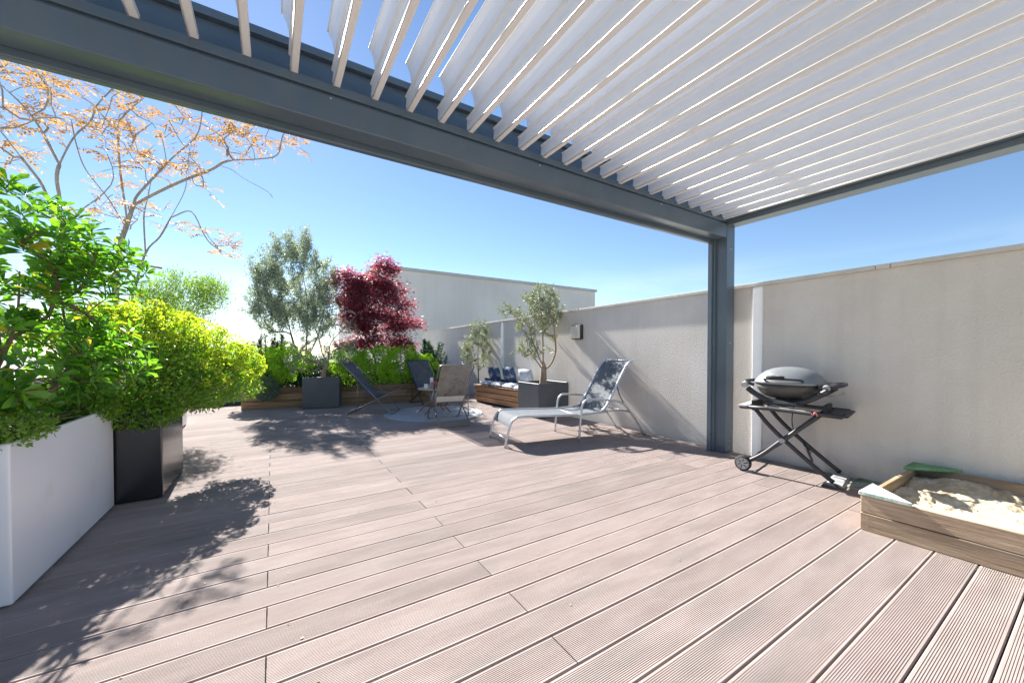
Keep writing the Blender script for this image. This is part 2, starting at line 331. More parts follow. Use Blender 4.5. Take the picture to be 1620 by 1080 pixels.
def grow(trunks, targets, step=0.12, jit=0.02, tip=0.003, exp=2.3, rmax=0.06, sag=0.0):
    """trunks: list of polylines (first point of the first is the root). Targets attach to the nearest node. -> mesh builder, tips"""
    nodes = []; par = []
    for tr in trunks:
        pts = smooth_path(tr, 4); prev = -1
        if nodes:
            A = np.array(nodes); prev = int(np.argmin(np.linalg.norm(A - np.array(pts[0]), axis=1)))
        for p in pts:
            nodes.append(np.array(p)); par.append(prev); prev = len(nodes) - 1
    root = nodes[0]; tips = []
    T = sorted([np.array(t) for t in targets], key=lambda t: np.linalg.norm(t - root))
    for t in T:
        A = np.array(nodes); d = np.linalg.norm(A - t, axis=1)
        dr = np.linalg.norm(A - root, axis=1)
        cost = d + 0.35 * np.maximum(0, A[:, 2] - t[2] + 0.05) * 2 - 0.10 * dr
        i = int(np.argmin(cost)); a = nodes[i]; dist = np.linalg.norm(t - a); k = max(1, int(dist / step))
        mid = (a + t) / 2 + rng.normal(size=3) * dist * 0.10 + np.array([0, 0, -0.06 * dist])
        prev = i
        for j in range(1, k + 1):
            u = j / k; p = (1 - u) ** 2 * a + 2 * u * (1 - u) * mid + u * u * t
            if j < k: p = p + rng.normal(size=3) * jit
            nodes.append(p); par.append(prev); prev = len(nodes) - 1
        tips.append(prev)
    n = len(nodes); w = np.zeros(n); kids = [[] for _ in range(n)]
    for i in range(n):
        if par[i] >= 0: kids[par[i]].append(i)
    for i in range(n - 1, -1, -1):
        pass
    order = list(range(n))
    # parents always have a lower index except the trunk joints; accumulate from the leaves
    indeg = [len(k) for k in kids]; stack = [i for i in range(n) if indeg[i] == 0]
    for i in stack: w[i] = 1
    while stack:
        i = stack.pop(); q = par[i]
        if q >= 0:
            w[q] += w[i]; indeg[q] -= 1
            if indeg[q] == 0: stack.append(q)
    rad = np.minimum(rmax, tip * w ** (1 / exp))
    mb = MB()
    for i in range(n):
        ks = kids[i]
        big = max(ks, key=lambda k: w[k]) if ks else None
        for k in ks:
            if k == big and par[i] >= 0: continue
            # start a chain at i through k
            ch = [i, k]
            while kids[ch[-1]]: ch.append(max(kids[ch[-1]], key=lambda z: w[z]))
            rr = [min(rad[c], rad[ch[1]] if z == 0 else 9) for z, c in enumerate(ch)]
            mb.tube([nodes[c] for c in ch], [float(r) for r in rr], n=6 if rad[k] > 0.008 else 4, cap=False)
    dirs = [nrm(nodes[t] - nodes[par[t]]) for t in tips]
    return mb, np.array([nodes[t] for t in tips]), np.array(dirs)

# ------------------------------------------------------------------ setting
tag(MB().box(-1500, 1500, -1500, 1500, -12.2, -12).build('ground', 'city_ground'), kind='structure')
deck = tag(MB().box(-2.3, 4.71, -1.9, 11.4, -0.30, -0.030).build('deck', 'underdeck'), kind='structure')
PITCH, Y0 = 0.1715, 0.92
def plank_mesh(length):
    wd = PITCH - 0.0062; ng = 19; mar = 0.010; gp = (wd - 2 * mar) / ng; dep = 0.0018
    prof = [(0, -0.022), (0, -0.0035), (0.0035, 0)]
    for i in range(ng):
        y = mar + gp * i
        prof += [(y + gp * 0.28, 0), (y + gp * 0.38, -dep), (y + gp * 0.62, -dep), (y + gp * 0.72, 0)]
    prof += [(wd - 0.0035, 0), (wd, -0.0035), (wd, -0.022)]
    m = len(prof); vs = [(0, y, z) for y, z in prof] + [(length, y, z) for y, z in prof]
    fs = [(i, i + 1, m + i + 1, m + i) for i in range(m - 1)]
    fs = [tuple(reversed(f)) for f in fs]
    fs += [tuple(range(m)), tuple(m + i for i in reversed(range(m)))]
    return MB().add(vs, fs).mesh(name='plank')
cuts = {0: [(-2.25, -0.033), (-0.028, 3.695), (3.700, 4.655)], 1: [(-2.25, 0.986), (0.991, 4.655)]}
pm = {}
for k in range(-15, 55):
    for a, b in cuts[k % 2]:
        L_ = round(b - a, 4)
        if L_ not in pm: pm[L_] = plank_mesh(L_)
        o = obj('plank', pm[L_], 'deck', deck, (a, Y0 + PITCH * k + 0.003, random.uniform(-0.0008, 0.0008)))
# gravelly strip between the deck and the wall beside the sandbox
tag(MB().box(4.30, 4.705, 0.93, 1.30, -0.02, 0.004).build('ground_strip', 'mortar'), kind='structure')

# ------------------------------------------------------------------ boundary wall
XW = 4.71
def wtop(y): return 1.955 - 0.0062 * y
wall = thing('boundary_wall', 'long beige roughcast wall along the right side of the terrace', 'wall', (XW, 0, 0))
ya, yb = -3.0, 13.75
MB().hexa([(XW, ya, -0.3), (4.95, ya, -0.3), (4.95, yb, -0.3), (XW, yb, -0.3), (XW, ya, wtop(ya)), (4.95, ya, wtop(ya)), (4.95, yb, wtop(yb)), (XW, yb, wtop(yb))]).build('wall_body', 'render_wall', wall)
cy = [-3.0, -0.9, 1.105, 1.202, 3.2, 5.2, 7.2, 9.2, 11.2, 13.79]
for a, b in zip(cy[:-1], cy[1:]):
    a2, b2 = a + 0.002, b - 0.002
    MB().hexa([(XW - 0.026, a2, wtop(a2) + .001), (4.98, a2, wtop(a2) + .001), (4.98, b2, wtop(b2) + .001), (XW - 0.026, b2, wtop(b2) + .001),
               (XW - 0.026, a2, wtop(a2) + .041), (4.98, a2, wtop(a2) + .049), (4.98, b2, wtop(b2) + .049), (XW - 0.026, b2, wtop(b2) + .041)]).build('coping', 'coping', wall, bevel=0.004)
for a, b in ((2.152, 2.255), (7.857, 7.961)):
    MB().box(XW - 0.024, XW + 0.01, a, b, -0.02, wtop(b) - 0.002).build('cover_strip', 'cover_white', wall, bevel=0.004)

# far building block behind the wall
fb = thing('neighbour_building', 'plain beige rendered building block rising behind the end of the wall', 'building', (8, 16, -12))
MB().box(3.25, 14.28, 14.6, 24, -12, 4.28).build('wall_body', 'far_wall', fb)
MB().box(3.17, 14.36, 14.52, 24.08, 4.281, 4.40).build('roof_edge', 'coping_metal', fb, bevel=0.01)
# low parapets closing the terrace
pb = thing('back_parapet', 'low pale parapet behind the planted bed at the far end', 'wall', (1, 11.5, 0))
MB().box(-2.45, 4.70, 11.45, 11.65, -0.3, 0.86).build('wall_body', 'parapet', pb)
MB().box(-2.48, 4.70, 11.42, 11.68, 0.861, 0.90).build('coping', 'coping', pb, bevel=0.005)
pl = thing('side_parapet', 'low pale parapet behind the row of tall planters', 'wall', (-2.4, 4, 0))
MB().box(-2.50, -2.32, -2, 11.44, -0.3, 0.86).build('wall_body', 'parapet', pl)
MB().box(-2.53, -2.29, -2, 11.41, 0.861, 0.90).build('coping', 'coping', pl, bevel=0.005)

# ------------------------------------------------------------------ pergola
pg = thing('pergola', 'dark grey aluminium pergola with open white louvre roof', 'pergola', (4.58, 2.53, 0))
PX0, PY0 = -1.75, -2.0
def post(x0, x1, y0, y1, top):
    o = MB().box(x0, x1, y0, y1, 0.0, top).build('post', 'anthracite', pg, bevel=0.004)
    MB().box(x0 - .004, x1 + .004, y0 - .004, y1 + .004, 0.001, 0.012).build('base_plate', 'anthracite', o, world=False).location = -Vector(pg.location)
    return o
post(4.500, 4.665, 2.452, 2.600, 2.90)
post(PX0, PX0 + .165, 2.452, 2.600, 2.70); post(4.500, 4.665, PY0 - .15, PY0, 2.70); post(PX0, PX0 + .165, PY0 - .15, PY0, 2.70)
MB().box(4.445, 4.498, 2.602, 2.650, 0.0, 2.55).build('screen_guide', 'anthracite', pg, bevel=0.003)
MB().box(4.470, 4.499, 2.575, 2.601, 0.0, 2.53).build('guide_fin', 'anthracite', pg)
bx0 = PX0 + .166
MB().box(bx0, 4.498, 2.455, 2.600, 2.527, 2.682).build('front_beam', 'anthracite', pg, bevel=0.006)
MB().box(bx0, 4.498, 2.478, 2.598, 2.683, 2.700).build('beam_groove', 'anthracite', pg)
MB().box(bx0, 4.498, 2.458, 2.480, 2.701, 2.752).build('gutter_lip', 'anthracite', pg, bevel=0.003)
MB().box(PX0, 4.665, 2.602, 2.665, 2.560, 3.000).build('outer_fascia', 'anthracite', pg, bevel=0.006)
MB().box(PX0, 4.50, 2.560, 2.600, 2.955, 3.000).build('fascia_return', 'anthracite', pg, bevel=0.004)
MB().box(bx0, 4.444, 2.604, 2.655, 2.488, 2.556).build('screen_bar', 'anthracite', pg, bevel=0.008)
MB().box(4.500, 4.665, PY0, 2.450, 2.665, 2.95).build('side_beam', 'anthracite', pg, bevel=0.005)
MB().box(4.474, 4.499, PY0, 2.450, 2.717, 2.76).build('side_lip', 'anthracite', pg, bevel=0.003)
MB().box(PX0, PX0 + .165, PY0, 2.450, 2.665, 2.95).build('side_beam', 'anthracite', pg, bevel=0.005)
MB().box(bx0, 4.498, PY0 - .15, PY0, 2.60, 2.95).build('rear_beam', 'anthracite', pg, bevel=0.005)
for x in (-1.2, 0.3, 1.8, 3.3, 4.42):
    MB().tube([(x, 2.4555, 2.665), (x, 2.451, 2.665)], .005, 8).build('screw', 'alu', pg)
for z in (0.06, 0.14, 1.30, 2.40):
    MB().tube([(4.58, 2.4525, z), (4.58, 2.448, z)], .005, 8).build('screw', 'alu', pg)
# louvre: thin folded profile, (x,z) outline
def louvre_mesh():
    LO = [(0.013, 0.026), (0.013, 0.0), (-0.019, 0.0), (-0.021, 0.030), (-0.016, 0.085), (-0.028, 0.098)]
    UP = [(-0.028, 0.098), (-0.030, 0.125), (-0.040, 0.170), (-0.058, 0.205), (-0.066, 0.207)]
    mb = MB()
    def sheet(pl, y0, y1, t):
        n = len(pl); nor = []
        for i in range(n):
            a = Vector(pl[max(i - 1, 0)]); b = Vector(pl[min(i + 1, n - 1)]); d = (b - a).normalized(); nor.append(Vector((-d.y, d.x)))
        A = [Vector(p) + nn * t / 2 for p, nn in zip(pl, nor)]; B = [Vector(p) - nn * t / 2 for p, nn in zip(pl, nor)]
        ring = A + B[::-1]; m = len(ring)
        vs = [(p.x, y0, p.y) for p in ring] + [(p.x, y1, p.y) for p in ring]
        mb.add(vs, [(i, (i + 1) % m, m + (i + 1) % m, m + i) for i in range(m)])
        for i in range(n - 1):
            mb.add([vs[i], vs[i + 1], vs[m - 2 - i], vs[m - 1 - i]], [(0, 1, 2, 3)])
            mb.add([vs[m + i], vs[m + i + 1], vs[m + m - 2 - i], vs[m + m - 1 - i]], [(3, 2, 1, 0)])
    sheet(LO, PY0 + .01, 2.475, 0.006); sheet(UP, PY0 + .01, 2.34, 0.005)
    mb.tube([(-0.0205, PY0 + .01, -0.001), (-0.0205, 2.472, -0.001)], 0.0042, 6)
    return mb.mesh(name='louvre')
lm = louvre_mesh()
pvm = MB().tube([(-.006, 2.470, .030), (-.006, 2.603, .030)], .008, 8).mesh(name='pivot')
for i in range(-5, 24):
    x = -0.529 + 0.2162 * i
    o = obj('louvre', lm, 'louvre_white', pg, (x - pg.location.x, -pg.location.y, 2.753 - (x + .53) * 0.0052))
    obj('pivot', pvm, 'alu', o)

# ------------------------------------------------------------------ wall lamp
lp = thing('wall_lamp', 'square bulkhead lamp with cream cover on the right wall', 'lamp', (4.71, 5.24, 1.54))
MB().box(4.655, 4.709, 5.105, 5.365, 1.415, 1.675).build('housing', 'dark_tube', lp, bevel=0.008)
MB().box(4.615, 4.654, 5.120, 5.350, 1.430, 1.660).build('cover', 'lamp_face', lp, bevel=0.012)

# ------------------------------------------------------------------ planters
def planter(name, label, mat, x0, x1, y0, y1, h, soil=0.06, rz=0.0, group=None, t=0.022):
    cx, cy_ = (x0 + x1) / 2, (y0 + y1) / 2
    p = thing(name, label, 'planter', (cx, cy_, 0), rz, group)
    a, b = (x1 - x0) / 2, (y1 - y0) / 2
    mb = MB()
    mb.add([(-a, -b, .012), (a, -b, .012), (a, b, .012), (-a, b, .012), (-a, -b, h), (a, -b, h), (a, b, h), (-a, b, h),
            (-a + t, -b + t, h), (a - t, -b + t, h), (a - t, b - t, h), (-a + t, b - t, h), (-a + t, -b + t, h - .15), (a - t, -b + t, h - .15), (a - t, b - t, h - .15), (-a + t, b - t, h - .15)],
           [(0, 3, 2, 1), (0, 1, 5, 4), (1, 2, 6, 5), (2, 3, 7, 6), (3, 0, 4, 7), (4, 5, 9, 8), (5, 6, 10, 9), (6, 7, 11, 10), (7, 4, 8, 11), (8, 9, 13, 12), (9, 10, 14, 13), (10, 11, 15, 14), (11, 8, 12, 15)])
    mb.build('body', mat, p, bevel=0.010, world=False, seg=3)
    MB().box(-a + .03, a - .03, -b + .03, b - .03, 0.001, 0.0115).build('foot', 'rubber', p, world=False)
    sm = bmesh.new(); bmesh.ops.create_grid(sm, x_segments=14, y_segments=14, size=1)
    for v in sm.verts:
        v.co = Vector((v.co.x * (a - t - .002), v.co.y * (b - t - .002), h - soil + 0.02 * mnoise.noise(Vector((v.co.x * 4 + cx, v.co.y * 4, cy_)))))
    me = bpy.data.meshes.new('soil'); sm.to_mesh(me); sm.free(); obj('soil', me, 'soil', p)
    return p
planter('planter', 'long white metal planter in the left foreground', 'planter_white', -1.64, -1.04, 2.744, 4.112, 0.77)
planter('planter', 'black glossy planter between the two white planters', 'planter_dark', -1.50, -0.765, 4.142, 4.985, 0.74)
planter('planter', 'far white planter behind the black planter at left', 'planter_white', -1.80, -1.20, 5.05, 8.15, 0.55)
planter('planter', 'dark grey square planter with an olive tree beside the lounger', 'planter_grey', 3.975, 4.667, 5.449, 6.119, 0.626)
ang = math.atan2(-0.17, 0.684)
pc = (0.856 + 0.08, 8.88 + 0.33)
planter('planter', 'dark grey square planter with a small olive in front of the sleepers', 'planter_grey', pc[0] - .352, pc[0] + .352, pc[1] - .33, pc[1] + .33, 0.658, rz=ang)

# timber sleeper bed along the back
bed_ang = math.atan2(8.62 - 9.60, 3.86 + 0.556)
bed = thing('raised_bed', 'raised bed of stacked brown timber sleepers along the back', 'raised bed', (-0.556, 9.60, 0), bed_ang)
def sl(x0, x1, y0, y1, z0, z1): MB().box(x0, x1, y0, y1, z0, z1).build('sleeper', 'sleeper', bed, bevel=0.008, world=False)
hz = [0.0, 0.152, 0.304, 0.440]
for c in range(3):
    j = 0.045 * c
    cutx = [0, 1.35, 3.30, 4.50] if c % 2 else [0, 2.38, 4.50]
    for a, b in zip(cutx[:-1], cutx[1:]): sl(a + .003, b - .003, j, j + .11, hz[c] + .001, hz[c + 1] - .003)
    sl(0.002, 0.11, j + .112, 2.0, hz[c] + .001, hz[c + 1] - .003)
MB().box(0.112, 4.5, 0.21, 1.95, 0.0, 0.385).build('soil', 'soil', bed, world=False)

# ------------------------------------------------------------------ wooden bench by the wall
bn = thing('bench', 'low wooden bench with plank front along the right wall', 'bench', (4.21, 6.14, 0), math.atan2(0.15, 1.95))
# local: y along the bench (away), x towards the wall
BL = 2.02
for i in range(3):
    z0, z1 = 0.045 + i * .118, 0.045 + i * .118 + .106
    MB().hexa([(0.035 - i * .012, .02, z0), (0.060 - i * .012, .02, z0), (0.060 - i * .012, BL, z0), (0.035 - i * .012, BL, z0), (0.023 - i * .012, .02, z1), (0.048 - i * .012, .02, z1), (0.048 - i * .012, BL, z1), (0.023 - i * .012, BL, z1)]).build('plank', 'bench_wood', bn, bevel=0.004, world=False)
MB().box(0.065, 0.40, 0.03, BL - .01, 0.0, 0.385).build('carcass', 'black_cloth', bn, world=False)
MB().box(-0.012, 0.40, 0.02, BL, 0.402, 0.418).build('seat_board', 'bench_wood', bn, bevel=0.003, world=False)
MB().box(0.30, 0.325, 0.9, BL, 0.42, 0.56).build('back_board', 'black_cloth', bn, bevel=0.003, world=False)
def pillow(name, label, mat, loc, size, rot, cat='cushion', group=None, plump=1.0):
    bm = bmesh.new(); bmesh.ops.create_grid(bm, x_segments=12, y_segments=12, size=1)
    me = bpy.data.meshes.new(name); V = []; F = []
    n = 13
    for s in (1, -1):
        for i in range(n):
            for j in range(n):
                u, v = -1 + 2 * i / (n - 1), -1 + 2 * j / (n - 1)
                e = (1 - abs(u) ** 3) ** .5 * (1 - abs(v) ** 3) ** .5
                pin = 1 - 0.07 * (1 - abs(abs(u) - abs(v))) * max(abs(u), abs(v)) ** 2 * (0 if abs(u) > .9 and abs(v) > .9 else 1)
                w = 0.10 * mnoise.noise(Vector((u * 2.2 + loc[1] * 5, v * 2.2, s * 3)))
                V.append((u * size[0] / 2 * pin, v * size[1] / 2 * pin, s * size[2] / 2 * e * (1 + w * 2) * plump))
        b = 0 if s == 1 else n * n
        for i in range(n - 1):
            for j in range(n - 1):
                f = (b + i * n + j, b + (i + 1) * n + j, b + (i + 1) * n + j + 1, b + i * n + j + 1)
                F.append(f if s == 1 else f[::-1])
    bm.free(); me.from_pydata(V, [], F); me.polygons.foreach_set('use_smooth', [True] * len(F)); me.update()
    o = obj(name, me, mat, None, loc); o.rotation_euler = rot
    return tag(o, label, cat, group)
def bpt(y, x, z):
    c, s_ = math.cos(bn.rotation_euler.z), math.sin(bn.rotation_euler.z)
    return (4.21 + x * c - y * s_, 6.14 + x * s_ + y * c, z)
seat_lab = ['pale blue seat cushion on the bench right beside the grey planter', 'pale blue seat cushion second from the grey planter on the bench', 'pale blue seat cushion third from the grey planter on the bench', 'pale blue seat cushion at the far end of the bench']
for i, y in enumerate((0.28, 0.72, 1.16, 1.62)):
    pillow('seat_cushion', seat_lab[i], 'cushion_pale', bpt(y, 0.15, 0.465), (0.30, 0.42, 0.12), (0, RAD(-6 + 3 * i), bn.rotation_euler.z + RAD(random.uniform(-6, 6))), group='seat cushions along the bench')
pillow('back_cushion', 'dark navy cushion leaning on the wall above the bench', 'cushion_navy', bpt(0.95, 0.26, 0.68), (0.38, 0.42, 0.13), (0, RAD(74), bn.rotation_euler.z), group='cushions leaning on the wall')
pillow('back_cushion', 'mottled dark cushion leaning on the wall nearest the corner olive', 'cushion_navy', bpt(1.50, 0.24, 0.67), (0.36, 0.40, 0.13), (0, RAD(72), bn.rotation_euler.z + RAD(8)), group='cushions leaning on the wall')
pillow('back_cushion', 'pale striped cushion leaning on the wall behind the square planter', 'cushion_stripe', bpt(0.42, 0.30, 0.66), (0.36, 0.46, 0.12), (0, RAD(76), bn.rotation_euler.z), group='cushions leaning on the wall')

# ------------------------------------------------------------------ sun lounger
la = math.atan2(-0.412, 2.085)
lo = thing('sun_lounger', 'silver aluminium sun lounger with grey mesh sling and raised back', 'sun lounger', (2.446, 4.058, 0), la)
LW = 0.62
railp = [(0, 0, 0), (0.035, 0, .16), (0.080, 0, .295), (0.135, 0, .352), (0.22, 0, .372), (0.60, 0, .362), (1.06, 0, .350), (1.50, 0, .372)]
backp = [(1.42, 0, .380), (1.50, 0, .46), (1.62, 0, .66), (1.75, 0, .885), (1.82, 0, .99), (1.875, 0, 1.045), (1.93, 0, 1.065)]
def shift(pts, v): return [(p[0], p[1] + v, p[2]) for p in pts]
for v in (0.0, LW):
    MB().tube(smooth_path(shift(railp, v), 5), 0.0165, 8).build('side_rail', 'alu', lo, world=False)
    MB().tube(smooth_path(shift(backp, v), 5), 0.0165, 8).build('back_rail', 'alu', lo, world=False)
    w = -0.035 if v == 0 else LW + .035
    MB().tube(smooth_path([(1.036, w, 0), (1.050, w, .18), (1.066, w, .36), (1.085, w, .475), (1.13, w, .535), (1.20, w, .552), (1.45, w, .535), (1.66, w, .505), (1.76, w, .455), (1.84, w, .375), (1.98, w, .20), (2.121, w, 0)], 4), 0.0155, 8).build('arm_and_leg', 'alu', lo, world=False)
    MB().tube([(1.30, v, .362), (1.60, v, .375), (1.86, w, .36)], 0.010, 6).build('link', 'alu', lo, world=False)
    MB().tube([(1.66, v, .735), (1.70, v, .60), (1.80, v, .43)], 0.008, 6).build('strut', 'dark_tube', lo, world=False)
for u, z in ((0.022, .10), (1.052, .335), (1.86, .345)):
    MB().tube([(u, 0 if u < 1 else -.03, z), (u, LW if u < 1 else LW + .03, z)], 0.011, 8).build('cross_bar', 'alu', lo, world=False)
MB().tube([(1.93, 0, 1.065), (1.93, LW, 1.065)], 0.0125, 8).build('head_bar', 'alu', lo, world=False)
def sling_mesh(path, v0, v1, sag, nv=10, t=0.004):
    P = smooth_path(path, 6); mb = MB(); m = len(P)
    for s in (0, 1):
        vs = []
        for i, p in enumerate(P):
            d = (P[min(i + 1, m - 1)] - P[max(i - 1, 0)]).normalized(); nn = Vector((-d.z, 0, d.x))
            for k in range(nv + 1):
                u = k / nv; q = p + Vector((0, v0 + (v1 - v0) * u, 0)) - nn * (sag * 4 * u * (1 - u) + s * t)
                vs.append(q)
        fs = [(i * (nv + 1) + k, (i + 1) * (nv + 1) + k, (i + 1) * (nv + 1) + k + 1, i * (nv + 1) + k + 1) for i in range(m - 1) for k in range(nv)]
        mb.add(vs, fs if s else [f[::-1] for f in fs], True)
    return mb
sling_mesh([(0.055, 0, .245)] + railp[2:], 0.008, LW - .008, 0.010).build('seat_sling', 'sling_silver', lo, world=False)
sling_mesh(backp, 0.008, LW - .008, 0.014).build('back_sling', 'sling_silver', lo, world=False)

# ------------------------------------------------------------------ folding sling chairs
def make_chair(label, loc, fdir, tube, sling, width=0.58, group='folding sling chairs'):
    """local x = forward from the rear foot, y = lateral to the left"""
    c = thing('sling_chair', label, 'chair', loc, math.atan2(fdir[1], fdir[0]), group)
    W = width
    def U(pts, name):
        MB().tube(pts, 0.0125, 8).build(name, tube, c, world=False)
    r = 0.05
    def rounded(s0, z0, s1, z1):          # U frame: open end at (s1,z1), bar at (s0,z0)
        d = Vector((s1 - s0, 0, z1 - z0)).normalized() * r
        a = Vector((s0, 0, z0)); b = Vector((s1, 0, z1)); y = Vector((0, 1, 0))
        out = [b]
        out += [a + d, a + d * .35 + y * r * .3 * .8, a + y * r]
        out += [a + y * (W - r), a + d * .35 + y * (W - r * .25), a + d + y * W, b + y * W]
        return out
    U(rounded(0.86, 0.013, 0.33, 0.56)[0:8], 'front_leg_frame')
    U(rounded(-0.085, 0.985, 0.33, 0.56), 'back_frame')
    U([(p[0], p[1] * (W - .06) / W + .03, p[2]) for p in rounded(0.0, 0.013, 0.89, 0.445)], 'seat_frame')
    MB().tube([(0.89, .03, .445), (0.89, W - .03, .445)], 0.0125, 8).build('front_bar', tube, c, world=False)
    for v in (0.012, W - .012):
        MB().tube([(0.224, v, .655), (0.205, v, .125)], 0.008, 6).build('prop', tube, c, world=False)
    sling_mesh([(-0.080, 0, .975), (0.03, 0, .845), (0.16, 0, .685), (0.30, 0, .50), (0.42, 0, .385), (0.54, 0, .345), (0.70, 0, .378), (0.885, 0, .462)], 0.035, W - .035, 0.012).build('sling', sling, c, world=False)
    return c
make_chair('dark grey sling chair seen from the side in front of the sleepers', (1.162, 7.729, 0), (.86, -.51), 'bronze_tube', 'sling_slate')
ca = make_chair('beige mesh sling chair with its back to the camera by the round rug', (2.742, 5.56, 0), (.144, .989), 'bronze_tube', 'sling_beige', width=0.56)
MB().add([(0.40, .05, .36), (0.40, .51, .36), (0.30, .51, .455), (0.30, .05, .455), (0.41, .05, .352), (0.41, .51, .352), (0.31, .51, .447), (0.31, .05, .447)], [(0, 1, 2, 3), (7, 6, 5, 4), (0, 4, 5, 1), (2, 6, 7, 3)]).build('lumbar_band', 'canvas', ca, world=False)
make_chair('slate sling chair behind the round table facing the camera', (2.66, 8.78, 0), (.10, -.995), 'dark_tube', 'sling_slate')

# rug
bm = MB(); RR = 0.93; nseg = 72
prof = [(0.0, .012), (RR - .012, .012), (RR, .008), (RR, .002)]
vs = []; fs = []
for r, z in prof[1:]:
    for k in range(nseg):
        t = 2 * math.pi * k / nseg; q = r * (1 + 0.006 * math.sin(5 * t))
        vs.append((2.65 + q * math.cos(t), 7.05 + q * math.sin(t), z))
for i in range(2):
    for k in range(nseg): fs.append((i * nseg + (k + 1) % nseg, i * nseg + k, (i + 1) * nseg + k, (i + 1) * nseg + (k + 1) % nseg))
fs.append(tuple(range(nseg)))
tag(bm.add(vs, fs).build('rug', 'rug'), 'round light grey outdoor rug under the small table', 'rug')

# side table
tb = thing('side_table', 'small round wooden folding table with crossed brown legs on the rug', 'table', (2.68, 7.10, 0.012))
for i in range(7):
    y0 = -0.33 + i * 0.66 / 7; y1 = y0 + 0.66 / 7 - .006
    h0 = math.sqrt(max(0.0, .33 ** 2 - max(abs(y0), .0) ** 2)); h1 = math.sqrt(max(0.0, .33 ** 2 - y1 ** 2)) if abs(y1) < .33 else 0.06
    h0 = max(h0, .10); h1 = max(h1, .10)
    MB().hexa([(-h0, y0, .455), (h0, y0, .455), (h1, y1, .455), (-h1, y1, .455), (-h0, y0, .475), (h0, y0, .475), (h1, y1, .475), (-h1, y1, .475)]).build('slat', 'table_wood', tb, bevel=0.003, world=False)
for y in (-.17, .17):
    for s in (-1, 1):
        yy = y + .012 * s
        MB().hexa([(-s * .26 - .018, yy - .009, 0), (-s * .26 + .018, yy - .009, 0), (-s * .26 + .018, yy + .009, 0), (-s * .26 - .018, yy + .009, 0), (s * .20 - .018, yy - .009, .454), (s * .20 + .018, yy - .009, .454), (s * .20 + .018, yy + .009, .454), (s * .20 - .018, yy + .009, .454)]).build('leg', 'teak', tb, bevel=0.003, world=False)
MB().box(-.012, .012, -.16, .16, .21, .235).build('stretcher', 'teak', tb, world=False)
TZ = 0.4885
def cup(label, x, y):
    c = thing('cup', label, 'cup', (x, y, TZ), group='cups on the small table')
    MB().lathe([(0.0, .0), (.030, .0), (.036, .02), (.040, .09), (.037, .09), (.033, .02), (0, .012)], n=18).build('body', 'ceramic', c, world=False)
    MB().tube(smooth_path([(.037, 0, .07), (.062, 0, .065), (.062, 0, .035), (.037, 0, .03)], 4), .005, 6).build('handle', 'ceramic', c, world=False)
cup('white cup on the left edge of the small round table', 2.47, 7.00)
cup('white cup on the right side of the small round table', 2.88, 7.02)
cd = thing('candle', 'tall white pillar candle on the small round table', 'candle', (2.66, 7.22, TZ))
MB().lathe([(0, 0), (.032, 0), (.033, .19), (.026, .195), (0, .188)], n=18).build('wax', 'ceramic', cd, world=False)
MB().tube([(0, 0, .186), (.002, 0, .205)], .002, 5).build('wick', 'rubber', cd, world=False)
fl = thing('flower_pot', 'little pot of pink flowers on the small round table', 'flower pot', (2.66, 7.02, TZ))
MB().lathe([(0, 0), (.035, 0), (.048, .06), (.044, .06), (.032, .008), (0, .008)], n=16).build('pot', 'teak', fl, world=False)
q = ball(90, (0, 0, .085), (.07, .07, .035)); leaves('petals', q, q - np.array([0, 0, .05]), .035, .028, 'pink', fl)

# ------------------------------------------------------------------ gas grill on folding cart
gr = thing('gas_grill', 'portable gas grill with silver lid on a black folding cart by the wall', 'grill', (4.05, 1.98, 0), math.atan2(-.64, .12))
# local x = along (wheels -> foot), local y = lateral, positive is towards -X?  rotate: x axis -> (.184,-.983); y axis -> (.983,.184)
def G(mb, name, mat, par=None, bevel=0): return mb.build(name, mat, par or gr, bevel=bevel, world=False)
GB = 0.50
for b in (0.0, GB):
    G(MB().tube(smooth_path([(-0.03, b, .075), (0.12, b, .185), (.277, b, .345), (.42, b, .485), (.55, b, .615)], 5), .0200, 8), 'leg', 'grill_black')
    b2 = b + (.042 if b == 0 else -.042)
    G(MB().tube(smooth_path([(0.66, b2, .035), (.52, b2, .15), (.30, b2, .345), (.16, b2, .485), (.05, b2, .625)], 5), .0200, 8), 'leg', 'grill_black')
    G(MB().tube([(.285, b - .025 if b == 0 else b + .025, .353), (.285, b2, .353)], .024, 12), 'pivot', 'grill_grey')
    G(MB().tube([(-.07, b, .640), (.20, b, .645), (.72, b, .628)], .020, 8), 'shelf_rail', 'grill_black')
for a in (-.07, .02, .55, .72):
    G(MB().tube([(a, -.01, .64 - max(0, a) * .015), (a, GB + .01, .64 - max(0, a) * .015)], .013, 8), 'cross_bar', 'grill_black')
G(MB().hexa([(-.09, -.025, .640), (.00, -.025, .640), (.00, GB + .02, .640), (-.09, GB + .02, .640), (-.09, -.025, .662), (.00, -.025, .662), (.00, GB + .02, .662), (-.09, GB + .02, .662)]), 'shelf_end', 'grill_grey', bevel=.008)
G(MB().hexa([(.60, -.02, .622), (.76, -.01, .622), (.76, GB, .622), (.60, GB, .622), (.60, -.02, .642), (.76, -.01, .638), (.76, GB, .638), (.60, GB, .642)]), 'shelf_end', 'grill_black', bevel=.008)
G(MB().hexa([(.15, -.022, .652), (.50, -.022, .635), (.50, .05, .64), (.15, .05, .657), (.15, -.022, .672), (.50, -.022, .655), (.50, .05, .66), (.15, .05, .677)]), 'shelf_bar', 'grill_grey', bevel=.006)
